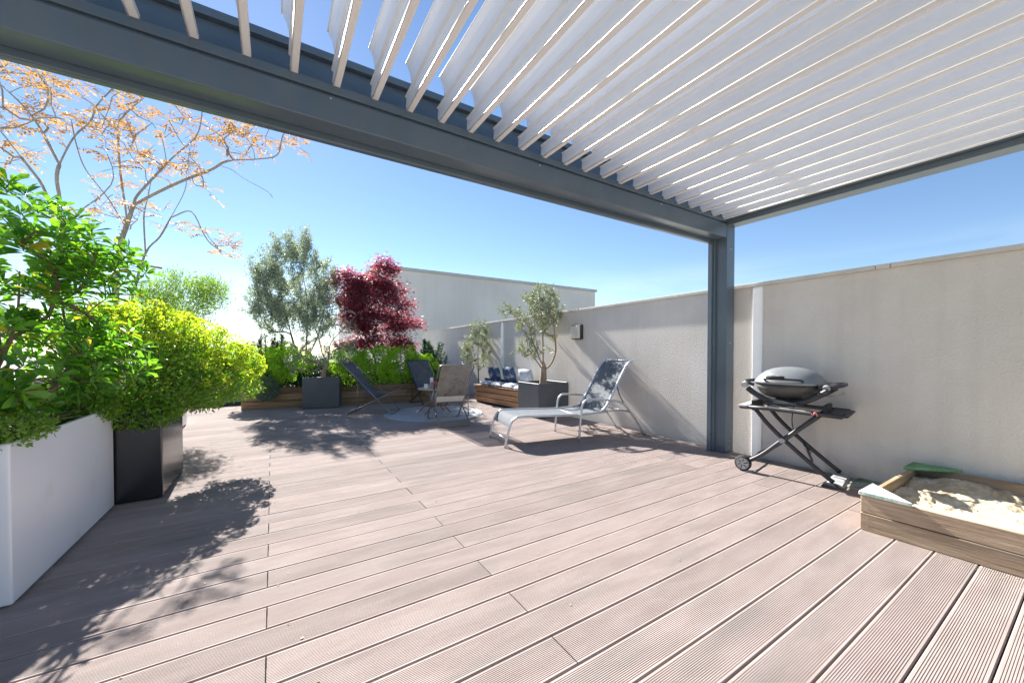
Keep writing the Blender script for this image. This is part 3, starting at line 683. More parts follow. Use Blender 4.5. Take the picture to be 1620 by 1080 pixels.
# wheels
def wheel(b, hub):
    s = -1 if b < .2 else 1
    w = MB(); n = 28; vs = []; fs = []
    prof = [(.030, -.022), (.062, -.024), (.074, -.016), (.076, 0), (.074, .016), (.062, .024), (.030, .022)]
    for r, y in prof:
        for k in range(n):
            t = 2 * math.pi * k / n; vs.append((-.035 + r * math.cos(t), b + s * .03 + y, .0765 + r * math.sin(t)))
    for i in range(len(prof) - 1):
        for k in range(n): fs.append((i * n + k, i * n + (k + 1) % n, (i + 1) * n + (k + 1) % n, (i + 1) * n + k))
    o = G(w.add(vs, fs, True), 'wheel', 'rubber')
    h = MB(); yy = b + s * .056
    h.tube([(-.035, b + s * .006, .0765), (-.035, yy, .0765)], .058, 28)
    G(h, 'hub', hub, o)
    for k in range(6):
        t = 2 * math.pi * k / 6 + .3
        G(MB().tube([(-.035 + .018 * math.cos(t), yy + s * .001, .0765 + .018 * math.sin(t)), (-.035 + .052 * math.cos(t), yy + s * .001, .0765 + .052 * math.sin(t))], .004, 6), 'spoke', 'grill_black' if hub == 'grill_grey' else 'grill_grey', o)
wheel(0.0, 'grill_grey'); wheel(GB, 'grill_black')
G(MB().tube([(-.035, 0, .0765), (-.035, GB, .0765)], .008, 8), 'axle', 'grill_black')
for b, m in ((0.02, 'grill_grey'), (0.18, 'grill_grey'), (.33, 'grill_grey')):
    G(MB().hexa([(.60, b, .003), (.74, b, .003), (.74, b + .15, .003), (.60, b + .15, .003), (.625, b, .030), (.72, b, .022), (.72, b + .15, .022), (.625, b + .15, .030)]), 'foot', m, bevel=.006)
G(MB().hexa([(.58, -.04, .002), (.72, -.04, .002), (.72, .018, .002), (.58, .018, .002), (.60, -.03, .04), (.69, -.03, .03), (.69, .018, .03), (.60, .018, .04)]), 'foot_end', 'grill_black', bevel=.008)
# cradle arms
for b in (.04, GB - .04):
    G(MB().tube(smooth_path([(-.02, b, .83), (.05, b, .775), (.16, b, .722), (.29, b, .700), (.42, b, .722), (.54, b, .79), (.62, b, .85)], 5), .027, 8), 'cradle_arm', 'grill_black')
G(MB().hexa([(.14, -.005, .690), (.42, -.005, .690), (.42, GB, .690), (.14, GB, .690), (.14, -.005, .712), (.42, -.005, .712), (.42, GB, .712), (.14, GB, .712)]), 'cradle', 'grill_black', bevel=.008)
G(MB().lathe([(0, .012), (.045, .010), (.05, .0)], n=24), 'badge', 'grill_grey')
bo = gr.children[-1]; bo.location = (.27, .012, .718); bo.rotation_euler = (RAD(90), 0, 0); bo.scale = (1, .45, 1)
for a in (.0, .57):
    G(MB().box(a, a + .03, .10, .40, .60, .70), 'bracket', 'grill_black')
# bowl and lid: superellipse rings
def rings(c, levels, n=48, e=2.6):
    vs = []; fs = []
    for sx, sy, z in levels:
        for k in range(n):
            t = 2 * math.pi * k / n; ct, st = math.cos(t), math.sin(t)
            vs.append((c[0] + sx * math.copysign(abs(ct) ** (2 / e), ct), c[1] + sy * math.copysign(abs(st) ** (2 / e), st), z))
    for i in range(len(levels) - 1):
        for k in range(n): fs.append((i * n + k, i * n + (k + 1) % n, (i + 1) * n + (k + 1) % n, (i + 1) * n + k))
    fs.append(tuple(range(n))[::-1]); fs.append(tuple((len(levels) - 1) * n + k for k in range(n)))
    return MB().add(vs, fs, True)
GC = (.29, .255)
G(rings(GC, [(.10, .10, .733), (.17, .14, .742), (.235, .185, .775), (.268, .213, .825), (.283, .225, .876)]), 'bowl', 'grill_bowl')
lid = G(rings(GC, [(.292, .234, .879), (.296, .237, .893), (.290, .232, .905), (.276, .220, .925), (.245, .195, .965), (.195, .155, 1.004), (.13, .10, 1.032), (.06, .045, 1.045), (.01, .01, 1.047)]), 'lid', 'grill_lid')
G(MB().tube(smooth_path([(.13, .045, .915), (.135, -.005, .93), (.20, -.018, .935), (.36, -.018, .935), (.425, -.005, .93), (.43, .045, .915)], 4), .011, 8), 'lid_handle', 'grill_black', lid)
# side handles / controls
G(MB().tube(smooth_path([(.02, .10, .86), (-.05, .10, .885), (-.075, .16, .89), (-.075, .36, .89), (-.05, .42, .885), (.02, .42, .86)], 4), .017, 8), 'side_handle', 'grill_black')
G(MB().tube(smooth_path([(.56, .10, .865), (.66, .10, .885), (.70, .16, .89), (.70, .36, .89), (.66, .42, .885), (.56, .42, .865)], 4), .018, 8), 'side_handle', 'grill_black')
G(MB().hexa([(.54, .06, .835), (.66, .10, .85), (.66, .40, .85), (.54, .44, .835), (.54, .06, .895), (.65, .10, .905), (.65, .40, .905), (.54, .44, .895)]), 'control_panel', 'grill_black', bevel=.012)
for a, b, m in ((-.045, .05, 'grill_grey'), (.60, .075, 'grill_grey')):
    G(MB().tube([(a, b, .865), (a, b - .045, .860)], [.030, .026], 18), 'knob', m)
G(MB().tube(smooth_path([(.58, .08, .79), (.64, .06, .80), (.72, .08, .825), (.70, .09, .84)], 4), .003, 5), 'hook', 'grill_grey')
G(MB().tube(smooth_path([(.33, .25, .70), (.31, .26, .52), (.33, .28, .40), (.40, .31, .30), (.46, .28, .22), (.43, .25, .24)], 6), .005, 6), 'hose', 'rubber')
G(MB().tube([(.40, .31, .30), (.47, .30, .13)], [.014, .010], 8), 'regulator', 'grill_black')
G(MB().tube(smooth_path([(.50, -.012, .648), (.515, -.02, .625), (.535, -.02, .650), (.55, -.02, .618)], 5), .006, 6), 'pink_tie', 'pink')

# ------------------------------------------------------------------ sandbox
sb = thing('sandbox', 'weathered wooden sandbox with painted corner seats by the wall', 'sandbox', (3.36, 0.92, 0))
SX0, SX1, SY0, SY1, SH = 3.355, 4.62, -0.70, 0.92, 0.118
for c in range(2):
    z0, z1 = c * SH + .002, (c + 1) * SH - .002
    i = 0.004 * c
    MB().box(SX0 + i, SX0 + .028 + i, SY0, SY1, z0, z1).build('side_board', 'box_wood', sb, bevel=.004)
    MB().box(SX1 - .028, SX1, SY0, SY1, z0, z1).build('side_board', 'box_wood', sb, bevel=.004)
    MB().box(SX0 + .034, SX1 - .03, SY1 - .030 - i, SY1 - .002 - i, z0, z1).build('end_board', 'box_wood_x', sb, bevel=.004)
    MB().box(SX0 + .034, SX1 - .03, SY0 + .002, SY0 + .03, z0, z1).build('end_board', 'box_wood_x', sb, bevel=.004)
def tri(p, t, name, mat):
    z = 2 * SH
    vs = [(a, b, z) for a, b in p] + [(a, b, z + t) for a, b in p]
    MB().add(vs, [(2, 1, 0), (3, 4, 5), (0, 1, 4, 3), (1, 2, 5, 4), (2, 0, 3, 5)]).build(name, mat, sb, bevel=.003)
tri([(SX0 - .008, SY1 + .008), (SX0 - .008, SY1 - .25), (SX0 + .27, SY1 + .008)], .024, 'corner_seat', 'seat_paint')
tri([(SX1 + .005, SY1 + .008), (SX1 - .27, SY1 + .008), (SX1 + .005, SY1 - .27)], .024, 'corner_seat', 'seat_green')
for yy in (.885, .06, -.66):
    for c in range(2):
        for dz in (.035, .085):
            MB().tube([(SX0 + .004 * c + .001, yy, c * SH + dz), (SX0 + .004 * c - .0015, yy, c * SH + dz)], .0045, 7).build('screw', 'grill_grey', sb)
bm = bmesh.new(); bmesh.ops.create_grid(bm, x_segments=150, y_segments=190, size=1)
for v in bm.verts:
    x = (SX0 + SX1) / 2 + v.co.x * (SX1 - SX0 - .062) / 2; y = (SY0 + SY1) / 2 + v.co.y * (SY1 - SY0 - .062) / 2
    h = 0.150 + 0.05 * mnoise.noise(Vector((x * 2.2, y * 2.2, 3))) + 0.02 * mnoise.noise(Vector((x * 7, y * 7, 1))) + 0.012 * mnoise.noise(Vector((x * 17, y * 17, 5))) + 0.010 * mnoise.noise(Vector((x * 34, y * 34, 2))) + 0.006 * mnoise.noise(Vector((x * 60, y * 60, 7)))
    h += 0.085 * math.exp(-((x - 3.50) / .20) ** 2) * (0.6 + .4 * math.tanh((.75 - y) * 6)) - 0.05 * math.exp(-((x - 3.95) / .25) ** 2 - ((y - .35) / .4) ** 2)
    h += .06 * math.exp(-((x - 4.4) / .2) ** 2 - ((y - .62) / .2) ** 2)
    v.co = Vector((x - 3.36, y - .92, min(h, .228)))
for f in bm.faces: f.smooth = True
me = bpy.data.meshes.new('sand'); bm.to_mesh(me); bm.free()
tag(obj('sand', me, 'sand', sb), kind='stuff')

# ------------------------------------------------------------------ plants
def olive(name, label, root, trunks, crown, ntip, nleaf, mat, L_=.055, W_=.011, bark='bark_olive', rmax=.05, tip=.0026, spread=.11, upb=0.5, group=None, stump=None):
    o = thing(name, label, 'tree', root, group=group)
    tg = np.concatenate([ball(n, c, r, .35) for n, c, r in crown])
    mb, tp, td = grow(trunks, tg, tip=tip, rmax=rmax)
    if stump: mb.tube(smooth_path(stump[0], 4), list(np.interp(np.linspace(0, 1, 4 * (len(stump[0]) - 1) + 1), np.linspace(0, 1, len(stump[1])), stump[1])), 12, cap=False)
    mb.build('trunk', bark, o)
    k = nleaf // len(tp)
    P = np.repeat(tp, k, 0); T = np.repeat(td, k, 0)
    u = rng.random((len(P), 1))
    tw = nrm(T * .5 + np.repeat(rng.normal(size=tp.shape) * .5, k, 0) + np.array([0, 0, upb]))
    P = P + tw * (u - .30) * spread * 2.2 + rng.normal(size=P.shape) * spread * .22
    D = nrm(tw * .9 + rng.normal(size=P.shape) * .75)
    leaves('crown', P, D, L_, W_, mat, o, off=o.location, kind=None)
    return o
# big olive in the bed
olive('olive_tree', 'tall bushy grey-green olive tree at the back left', (.62, 10.3, .385),
      [[(.62, 10.3, .38), (.66, 10.3, .9), (.70, 10.32, 1.5), (.72, 10.3, 2.3), (.62, 10.3, 3.1)], [(.64, 10.3, .75), (.42, 10.25, 1.4), (.25, 10.3, 2.2), (.1, 10.3, 2.8)], [(.66, 10.3, .95), (.95, 10.35, 1.6), (1.1, 10.3, 2.4), (1.12, 10.3, 3.0)]],
      [(150, (.55, 10.3, 2.75), (.85, .6, .95)), (60, (.15, 10.3, 2.3), (.6, .5, .75)), (50, (1.05, 10.3, 2.5), (.42, .5, .85)), (30, (.45, 10.3, 3.55), (.40, .4, .42)), (16, (-.1, 10.3, 3.1), (.3, .4, .4)), (36, (.15, 10.3, 1.95), (.66, .4, .32)), (14, (.9, 10.3, 1.85), (.45, .4, .25)), (30, (-.05, 10.3, 2.5), (.42, .4, .55))],
      300, 36000, 'leaf_olive', L_=.068, W_=.017, bark='bark_dark', rmax=.045, tip=.0035, spread=.15, upb=1.1)
# small potted olive in front
olive('olive_tree', 'small sparse olive with forked trunk in the back grey planter', (.93, 9.2, .59),
      [[(.93, 9.18, .58), (.95, 9.18, .78), (1.02, 9.18, .95), (1.05, 9.2, 1.15), (1.10, 9.2, 1.4), (1.35, 9.2, 1.7), (1.6, 9.2, 2.0)], [(1.02, 9.18, .95), (.92, 9.2, 1.15), (.86, 9.2, 1.45), (.75, 9.2, 1.8)], [(.94, 9.18, .74), (.8, 9.15, .78), (.55, 9.1, .80)]],
      [(22, (.75, 9.1, 1.35), (.45, .35, .5)), (18, (1.3, 9.2, 1.6), (.45, .35, .45)), (8, (.5, 9.1, .95), (.25, .25, .2)), (10, (1.2, 9.1, 1.1), (.35, .3, .25))],
      60, 4200, 'leaf_olive_pale', rmax=.042, tip=.0062, spread=.12, stump=([(.93, 9.18, .57), (.95, 9.18, .76), (1.0, 9.18, .88), (1.03, 9.18, 1.0)], [.05, .045, .040, .026]))
# olive beside the lounger
olive('olive_tree', 'airy olive tree with thick brown base in the planter beside the lounger', (4.33, 5.78, .56),
      [[(4.33, 5.78, .56), (4.32, 5.78, .72), (4.34, 5.78, .88), (4.22, 5.78, 1.1), (4.05, 5.8, 1.5), (3.98, 5.8, 1.9)], [(4.33, 5.78, .80), (4.32, 5.78, 1.0), (4.33, 5.8, 1.4), (4.28, 5.8, 2.0), (4.26, 5.8, 2.3)],
       [(4.34, 5.78, .85), (4.50, 5.78, .95), (4.62, 5.78, 1.2), (4.60, 5.8, 1.6), (4.56, 5.8, 2.0)], [(4.31, 5.78, .86), (4.12, 5.75, 1.05), (3.95, 5.75, 1.25)], [(4.22, 5.78, 1.1), (4.14, 5.8, 1.6), (4.12, 5.8, 2.1)]],
      [(60, (4.12, 5.8, 1.85), (.42, .35, .40)), (44, (4.42, 5.8, 2.0), (.32, .35, .36)), (22, (3.98, 5.75, 1.25), (.24, .28, .2)), (16, (4.30, 5.8, 2.25), (.25, .3, .15)), (5, (3.52, 5.8, 1.88), (.12, .12, .08)), (10, (4.55, 5.8, 1.5), (.14, .2, .3))],
      150, 11500, 'leaf_olive_pale', L_=.052, W_=.011, rmax=.058, tip=.0052, spread=.085, stump=([(4.33, 5.78, .55), (4.325, 5.78, .66), (4.33, 5.78, .78), (4.335, 5.78, .90), (4.33, 5.78, 1.0)], [.085, .068, .060, .050, .022]))
# corner olive
olive('olive_tree', 'slim upright olive in the corner behind the bench', (4.42, 8.62, .38),
      [[(4.42, 8.62, .36), (4.40, 8.62, .8), (4.40, 8.62, 1.2), (4.44, 8.62, 1.6), (4.46, 8.62, 1.95)]],
      [(60, (4.38, 8.6, 1.20), (.36, .3, .45)), (26, (4.44, 8.6, 1.68), (.2, .2, .3)), (10, (4.1, 8.6, 1.1), (.14, .2, .3))],
      95, 7600, 'leaf_olive_pale', tip=.0035, rmax=.03, spread=.09, bark='bark_dark')

# red maple
mp_ = thing('maple_tree', 'red-leaved Japanese maple among the green shrubs at the back', 'tree', (2.22, 10.0, .385))
tiers = []
for n, c, r in [(26, (2.45, 10, 3.25), (.28, .35, .28)), (40, (2.15, 10, 2.85), (.55, .5, .22)), (34, (1.60, 10, 2.90), (.30, .35, .28)), (30, (1.75, 10, 1.95), (.40, .4, .3)), (60, (2.3, 10, 2.35), (.85, .6, .28)), (26, (1.6, 10, 2.45), (.32, .4, .2)),
                (56, (2.25, 10, 1.9), (.75, .6, .26)), (30, (2.95, 10, 1.95), (.42, .45, .16)), (40, (2.35, 10, 1.5), (.75, .55, .18)), (22, (1.72, 10, 1.35), (.36, .4, .1)), (20, (2.75, 10, 1.35), (.4, .4, .12)), (60, (2.2, 10, 2.25), (.75, .5, .75)), (24, (2.55, 10, 2.75), (.4, .4, .3)), (40, (2.02, 10, 2.72), (.42, .4, .40)), (10, (2.5, 10, 3.45), (.18, .25, .15))]:
    tiers.append(ball(n, c, r, .3))
tg = np.concatenate(tiers)
mb, tp, td = grow([[(2.22, 10, .38), (2.2, 10, .9), (2.2, 10, 1.3), (2.25, 10, 1.9), (2.4, 10, 2.7)], [(2.2, 10, 1.0), (1.95, 10, 1.6), (1.7, 10, 2.4)], [(2.2, 10, 1.2), (2.6, 10, 1.7), (2.8, 10, 2.1)]], tg, tip=.0028, rmax=.045)
mb.build('trunk', 'bark_dark', mp_)
k = 42; P = np.repeat(tp, k, 0); P = P + rng.normal(size=P.shape) * np.array([.12, .12, .055])
D = rng.normal(size=P.shape) * np.array([1, 1, .25]) + np.array([0, 0, -.35])
leaves('crown', P, D, .065, .060, 'leaf_maple', mp_, shape='palm', off=mp_.location, up=np.array([0, 0, 1.0]))

# euphorbia domes
def domes(o, heads, bract, n_bract, bsz, leaf, n_leaf, stems=True, base=None, leaflen=.06):
    P = []; D = []; LP = []; LD = []; mb = MB()
    for (c, r, ax) in heads:
        c = np.array(c); ax = nrm(np.array(ax, float))
        d = nrm(rng.normal(size=(n_bract, 3)) + ax * .75); q = rng.uniform(.84, 1.03, (n_bract, 1))
        P.append(c + d * r * q); D.append(nrm(np.cross(d, rng.normal(size=d.shape)) + d * .35))
        m = n_leaf; d2 = nrm(rng.normal(size=(m, 3)) - ax * .25); t = rng.uniform(.1, 2.6, (m, 1))
        LP.append(c - ax * r * t + d2 * .015); LD.append(nrm(d2 + ax * .35 - np.array([0, 0, .15])))
        if stems: mb.tube([c - ax * r * 3.4 + rng.normal(size=3) * .02, c - ax * r * 1.6, c], .004, 4, cap=False)
    P = np.concatenate(P); D = np.concatenate(D); LP = np.concatenate(LP); LD = np.concatenate(LD)
    leaves('flower_heads', P, D, bsz, bsz * .8, bract, o, off=o.location)
    leaves('foliage', LP, LD, leaflen, leaflen * .26, leaf, o, off=o.location)
    if stems: mb.build('stems', 'stem_green', o)
def mound(n, c, r, rad, zmin=-.2, side=None):
    H = []; c = np.array(c); r = np.array(r); tries = 0
    while len(H) < n and tries < n * 60:
        tries += 1
        d = nrm(rng.normal(size=3))
        if d[2] < zmin: continue
        if side is not None and np.dot(d, side) < -.45: continue
        p = c + d * r * rng.uniform(.80, 1.0); rr = rad * rng.uniform(.55, 1.4)
        if any(np.linalg.norm(p - h[0]) < (rr + h[1]) * .62 for h in H): continue
        H.append((p, rr, d * .8 + np.array([0, 0, .5])))
    return H
eu = thing('euphorbia_bush', 'large lime-yellow euphorbia spilling out of the black planter', 'shrub', (-1.0, 4.6, .70))
H = (mound(60, (-.98, 4.75, 1.22), (.48, .62, .40), .07, .0) + mound(40, (-.62, 5.0, 1.10), (.42, .55, .36), .065, -.1) + mound(50, (-.40, 5.15, .98), (.31, .42, .30), .055, -.5)
     + mound(26, (-1.15, 4.35, 1.30), (.40, .42, .26), .06, -.1) + mound(16, (-.85, 5.3, 1.35), (.40, .4, .22), .07, .0) + mound(14, (-.70, 4.55, .95), (.34, .34, .24), .05, -.3))
domes(eu, H, 'bract_lime', 75, .026, 'leaf_euph', 46, leaflen=.058)
# lower skirt of leaves on the camera side
P = np.concatenate([ball(7000, (-.98, 4.50, .95), (.52, .52, .36), .45), ball(3600, (-.62, 4.72, .86), (.38, .5, .24), .4), ball(2600, (-.93, 4.20, .72), (.30, .17, .17), .3), ball(1600, (-1.15, 3.98, .80), (.22, .22, .14), .3), ball(900, (-.35, 5.1, .80), (.28, .35, .14), .4)])
D = rng.normal(size=P.shape) + np.array([.1, -.5, .15])
leaves('skirt', P, D, .042, .017, 'leaf_euph', eu, off=eu.location)
mb = MB()
for i in range(90):
    a = np.array((-.95, 4.6, .68)) + rng.normal(size=3) * np.array([.12, .16, .01]); t = rng.uniform([-1.35, 4.1, .75], [-.30, 5.3, 1.3])
    mb.tube([a, (a + t) / 2 + rng.normal(size=3) * .06, t], [.006, .005, .003], 4, cap=False)
mb.build('stems', 'stem_green', eu)

eb = thing('euphorbia_hedge', 'bright green euphorbia mounds filling the left part of the timber bed', 'shrub', (-.1, 9.9, .385))
H = []
for c, r, n in [((-.18, 9.80, .80), (.42, .40, .50), 34), ((.30, 9.72, .85), (.42, .42, .46), 30), ((-.45, 9.9, .75), (.25, .3, .4), 12)]: H += mound(n, c, r, .115, -.75, np.array([0, -1, .2]))
domes(eb, H, 'bract_green', 260, .027, 'leaf_euph', 40, leaflen=.06)
ec = thing('euphorbia_hedge', 'bright green euphorbia mounds below the red maple', 'shrub', (2.4, 9.4, .385))
H = []
for c, r, n in [((1.50, 9.50, .80), (.42, .42, .52), 32), ((2.10, 9.40, .82), (.46, .42, .50), 34), ((2.68, 9.36, .78), (.46, .42, .50), 34), ((3.22, 9.38, .72), (.38, .34, .42), 22)]: H += mound(n, c, r, .115, -.75, np.array([0, -1, .2]))
domes(ec, H, 'bract_green', 260, .027, 'leaf_euph', 40, leaflen=.06)

# conifer-like rosemary clumps
def rosemary(label, c, spikes, h, sp, mat='leaf_conifer', name='rosemary_bush'):
    o = thing(name, label, 'shrub', (c[0], c[1], .385)); mb = MB(); P = []; D = []
    for i in range(spikes):
        b = np.array([c[0], c[1], .40]) + rng.normal(size=3) * np.array([sp * .4, sp * .3, 0]); hh = h * rng.uniform(.6, 1.0)
        t = b + np.array([rng.normal() * sp * .6, rng.normal() * sp * .4, hh])
        mb.tube([b, (b + t) / 2 + rng.normal(size=3) * .02, t], [.008, .006, .003], 4, cap=False)
        n = int(420 * hh); u = rng.random((n, 1)) ** .8
        P.append(b + (t - b) * u + rng.normal(size=(n, 3)) * .012); D.append(nrm(rng.normal(size=(n, 3)) * .7 + nrm(t - b) * .8))
    leaves('foliage', np.concatenate(P), np.concatenate(D), .075, .010, mat, o, off=o.location)
    mb.build('stems', 'bark_dark', o); return o
rosemary('dark green upright rosemary behind the euphorbia below the tall olive', (-.02, 10.35, 0), 34, 1.20, .45)
rosemary('dark green upright rosemary between the maple and the wall', (3.55, 9.75, 0), 30, 1.10, .40)
# grey-blue low shrub by the sleepers
gb = thing('lavender_bush', 'low grey-green shrub hanging over the left end of the sleepers', 'shrub', (-.1, 9.55, .38))
P = ball(2600, (-.12, 9.36, .42), (.23, .20, .24), .5); D = P - np.array((-.12, 9.45, .35)) + rng.normal(size=P.shape) * .12
leaves('foliage', P, D, .055, .012, 'leaf_blue', gb, off=gb.location)
mb = MB()
for i in range(30):
    t = ball(1, (-.12, 9.36, .42), (.2, .17, .2), .6)[0]; mb.tube([(-.12, 9.62, .39), (np.array((-.12, 9.62, .42)) + t) / 2 + np.array([0, 0, .05]), t], .003, 4, cap=False)
mb.build('stems', 'stem_green', gb)
# under-planting filler behind the back domes
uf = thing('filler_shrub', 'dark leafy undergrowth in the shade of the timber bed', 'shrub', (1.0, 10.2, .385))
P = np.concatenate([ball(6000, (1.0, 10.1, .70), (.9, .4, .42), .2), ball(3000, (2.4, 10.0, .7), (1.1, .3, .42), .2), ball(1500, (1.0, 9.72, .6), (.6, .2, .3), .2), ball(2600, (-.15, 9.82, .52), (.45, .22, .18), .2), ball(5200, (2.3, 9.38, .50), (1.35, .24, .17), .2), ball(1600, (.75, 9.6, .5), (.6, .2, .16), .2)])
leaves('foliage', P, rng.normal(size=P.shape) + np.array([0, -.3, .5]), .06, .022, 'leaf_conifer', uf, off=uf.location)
mb = MB()
for i in range(40):
    b = np.array([rng.uniform(.2, 3.2), 10.05, .385]); mb.tube([b, b + np.array([rng.normal() * .1, rng.normal() * .1, .6])], .005, 4)
mb.build('stems', 'bark_dark', uf)

# acacia behind on the left
ac = thing('acacia_shrub', 'feathery light green shrub rising behind the lime euphorbia', 'shrub', (-1.45, 7.75, .50))
tg = np.concatenate([ball(80, (-1.15, 7.9, 2.05), (.50, .5, .36), .35), ball(60, (-1.55, 7.8, 1.8), (.5, .5, .4), .35), ball(30, (-.85, 7.9, 2.15), (.28, .4, .28), .3), ball(40, (-1.3, 7.6, 1.4), (.5, .5, .4), .3)])
mb, tp, td = grow([[(-1.45, 7.75, .49), (-1.42, 7.78, .9), (-1.35, 7.8, 1.3), (-1.2, 7.85, 1.8)], [(-1.42, 7.78, .8), (-1.6, 7.8, 1.4)]], tg, tip=.0025, rmax=.03)
mb.build('stems', 'bark_grey', ac)
k = 46; P = np.repeat(tp, k, 0) + rng.normal(size=(len(tp) * k, 3)) * .075
leaves('crown', P, np.repeat(td, k, 0) * .7 + rng.normal(size=P.shape) * .7 + np.array([0, 0, .3]), .085, .011, 'leaf_acacia', ac, off=ac.location)

# orange-leaved tree
ot = thing('orange_leaf_tree', 'multi-stemmed tree with thin orange spring leaves at the left', 'tree', (-1.45, 6.0, .50))
OT = [[(-1.50, 6.0, .49), (-1.49, 6.0, 1.0), (-1.48, 6.0, 1.7), (-1.45, 6.0, 2.31), (-1.37, 5.97, 2.64), (-1.31, 5.93, 2.84), (-1.27, 5.9, 2.95), (-1.11, 5.87, 3.2), (-0.95, 5.83, 3.43), (-0.74, 5.8, 3.71), (-0.68, 5.77, 3.94), (-0.66, 5.73, 4.19), (-0.62, 5.7, 4.48)],
      [(-1.33, 6.0, 2.86), (-1.09, 5.94, 3.05), (-0.85, 5.88, 3.22), (-0.6, 5.81, 3.37), (-0.44, 5.75, 3.49), (-0.16, 5.69, 3.56), (0.07, 5.62, 3.64), (0.13, 5.56, 3.86), (0.22, 5.5, 4.06)],
      [(-1.38, 6.0, 2.71), (-1.44, 6.07, 3.18), (-1.47, 6.13, 3.54), (-1.48, 6.2, 3.84), (-1.36, 6.27, 4.12), (-1.24, 6.33, 4.35), (-1.1, 6.4, 4.72)],
      [(-1.4, 6.0, 2.62), (-1.52, 5.95, 2.89), (-1.67, 5.9, 3.14), (-1.72, 5.85, 3.36), (-1.74, 5.8, 3.59)],
      [(-1.49, 6.02, .55), (-1.44, 6.04, 1.2), (-1.36, 6.05, 1.8), (-1.24, 6.05, 2.34), (-1.13, 6.14, 2.57), (-1.04, 6.23, 2.85), (-0.92, 6.32, 3.23), (-0.91, 6.41, 3.52), (-0.89, 6.5, 3.85)],
      [(-1.24, 6.05, 2.34), (-1.26, 6.1, 2.77), (-1.24, 6.15, 2.98), (-1.21, 6.2, 3.25)],
      [(-1.03, 6.2, 2.84), (-0.84, 6.18, 2.94), (-0.72, 6.15, 2.68), (-0.64, 6.12, 2.55), (-0.53, 6.1, 2.48)],
      [(-1.50, 5.98, .52), (-1.68, 5.9, 1.2), (-1.8, 5.84, 1.9), (-1.84, 5.8, 2.6), (-1.82, 5.76, 2.76), (-1.82, 5.71, 2.97), (-1.76, 5.67, 3.16), (-1.66, 5.62, 3.37), (-1.54, 5.58, 3.53), (-1.48, 5.53, 3.68), (-1.36, 5.49, 3.86), (-1.24, 5.44, 4.03), (-1.11, 5.4, 4.3)],
      [(-1.80, 5.72, 3.08), (-1.92, 5.68, 3.4), (-1.97, 5.55, 3.51), (-2.04, 5.42, 3.59), (-2.12, 5.3, 3.65)],
      [(-1.82, 5.82, 2.2), (-1.86, 5.7, 2.6), (-1.88, 5.6, 2.81), (-1.95, 5.5, 2.97), (-2.02, 5.4, 3.12), (-2.09, 5.3, 3.25)],
      [(-0.52, 5.79, 3.43), (-0.40, 5.76, 3.40), (-0.27, 5.73, 3.31), (-0.04, 5.67, 3.19), (0.02, 5.6, 3.1)],
      [(-1.80, 5.8, 2.45), (-1.70, 5.8, 2.65), (-1.56, 5.85, 2.85), (-1.48, 5.9, 3.02)]]
CL = [(-2.16, 4.0, .26), (-2.03, 3.92, .32), (-2.21, 3.48, .32), (-1.9, 3.77, .32), (-2.0, 3.51, .32), (-1.67, 4.12, .26), (-1.19, 3.79, .32), (-1.05, 4.06, .26), (-.88, 4.04, .32), (-.7, 3.94, .37), (-.51, 4.08, .32), (-.26, 4.04, .26), (-.05, 4.02, .26), (.2, 4.1, .21), (.36, 4.0, .13), (-.64, 3.66, .37), (-.39, 3.76, .21), (-1.16, 3.58, .32), (-1.37, 3.67, .21), (-1.55, 3.44, .26), (-1.48, 3.25, .21), (-1.03, 3.4, .26), (-1.22, 3.13, .32), (-.83, 3.38, .26), (-.77, 3.09, .19), (-1.44, 2.8, .21), (-1.31, 2.68, .16), (-.98, 2.78, .16), (-.59, 2.54, .17), (-.46, 2.58, .13), (-2.21, 3.73, .26), (-1.81, 3.67, .21), (-2.3, 3.2, .26), (-2.09, 3.19, .21), (-1.62, 3.66, .21), (-.9, 4.3, .3), (-.4, 4.35, .3), (-1.4, 4.35, .3), (-1.9, 4.2, .3)]
tg = np.concatenate([ball(4 if r > .2 else 3, (x, 5.85 + rng.normal() * .25, z), (r, .40, r * .8), .2) for x, z, r in CL])
mb, tp, td = grow(OT, tg, step=.10, jit=.012, tip=.0042, exp=2.2, rmax=.050)
mb.build('trunk', 'bark_grey', ot)
P = []; D = []; RP = []; RD = []
for t, d in zip(tp, td):
    for j in range(4):
        ax = nrm(d * .5 + rng.normal(size=3) * np.array([.8, .8, .35])); side = nrm(np.cross(ax, np.array([0, 0, 1.0]) + rng.normal(size=3) * .2))
        b = t + rng.normal(size=3) * .05
        RP.append(t + (b - t) * .2); RD.append(b + ax * .19 - t)
        for q in range(6):
            c = b + ax * (.025 + .028 * q) - np.array([0, 0, .0016 * q * q])
            for s in (-1, 1):
                P.append(c); D.append(side * s * .8 + ax * .45 + np.array([0, 0, -.35]) + rng.normal(size=3) * .12)
leaves('crown', np.array(P), np.array(D), .046, .020, 'leaf_orange', ot, off=ot.location, up=np.array([0, 0, 1.0]))
leaves('leaf_stalks', np.array(RP), np.array(RD), .20, .006, 'bark_grey', ot, off=ot.location, kind='stuff')
MB().tube([(-1.62, 5.93, 2.22), (-1.08, 5.96, 2.17)], .012, 6).build('stake', 'bark_grey', ot)
MB().tube([(-1.70, 5.93, 2.17), (-1.20, 5.96, 2.20)], .010, 6).build('stake', 'bark_grey', ot)
for x, z in ((-1.455, 2.20), (-1.27, 2.19)):
    MB().tube([(x, 5.99, z - .03), (x, 5.99, z + .03)], .034, 10).build('strap', 'rubber', ot)

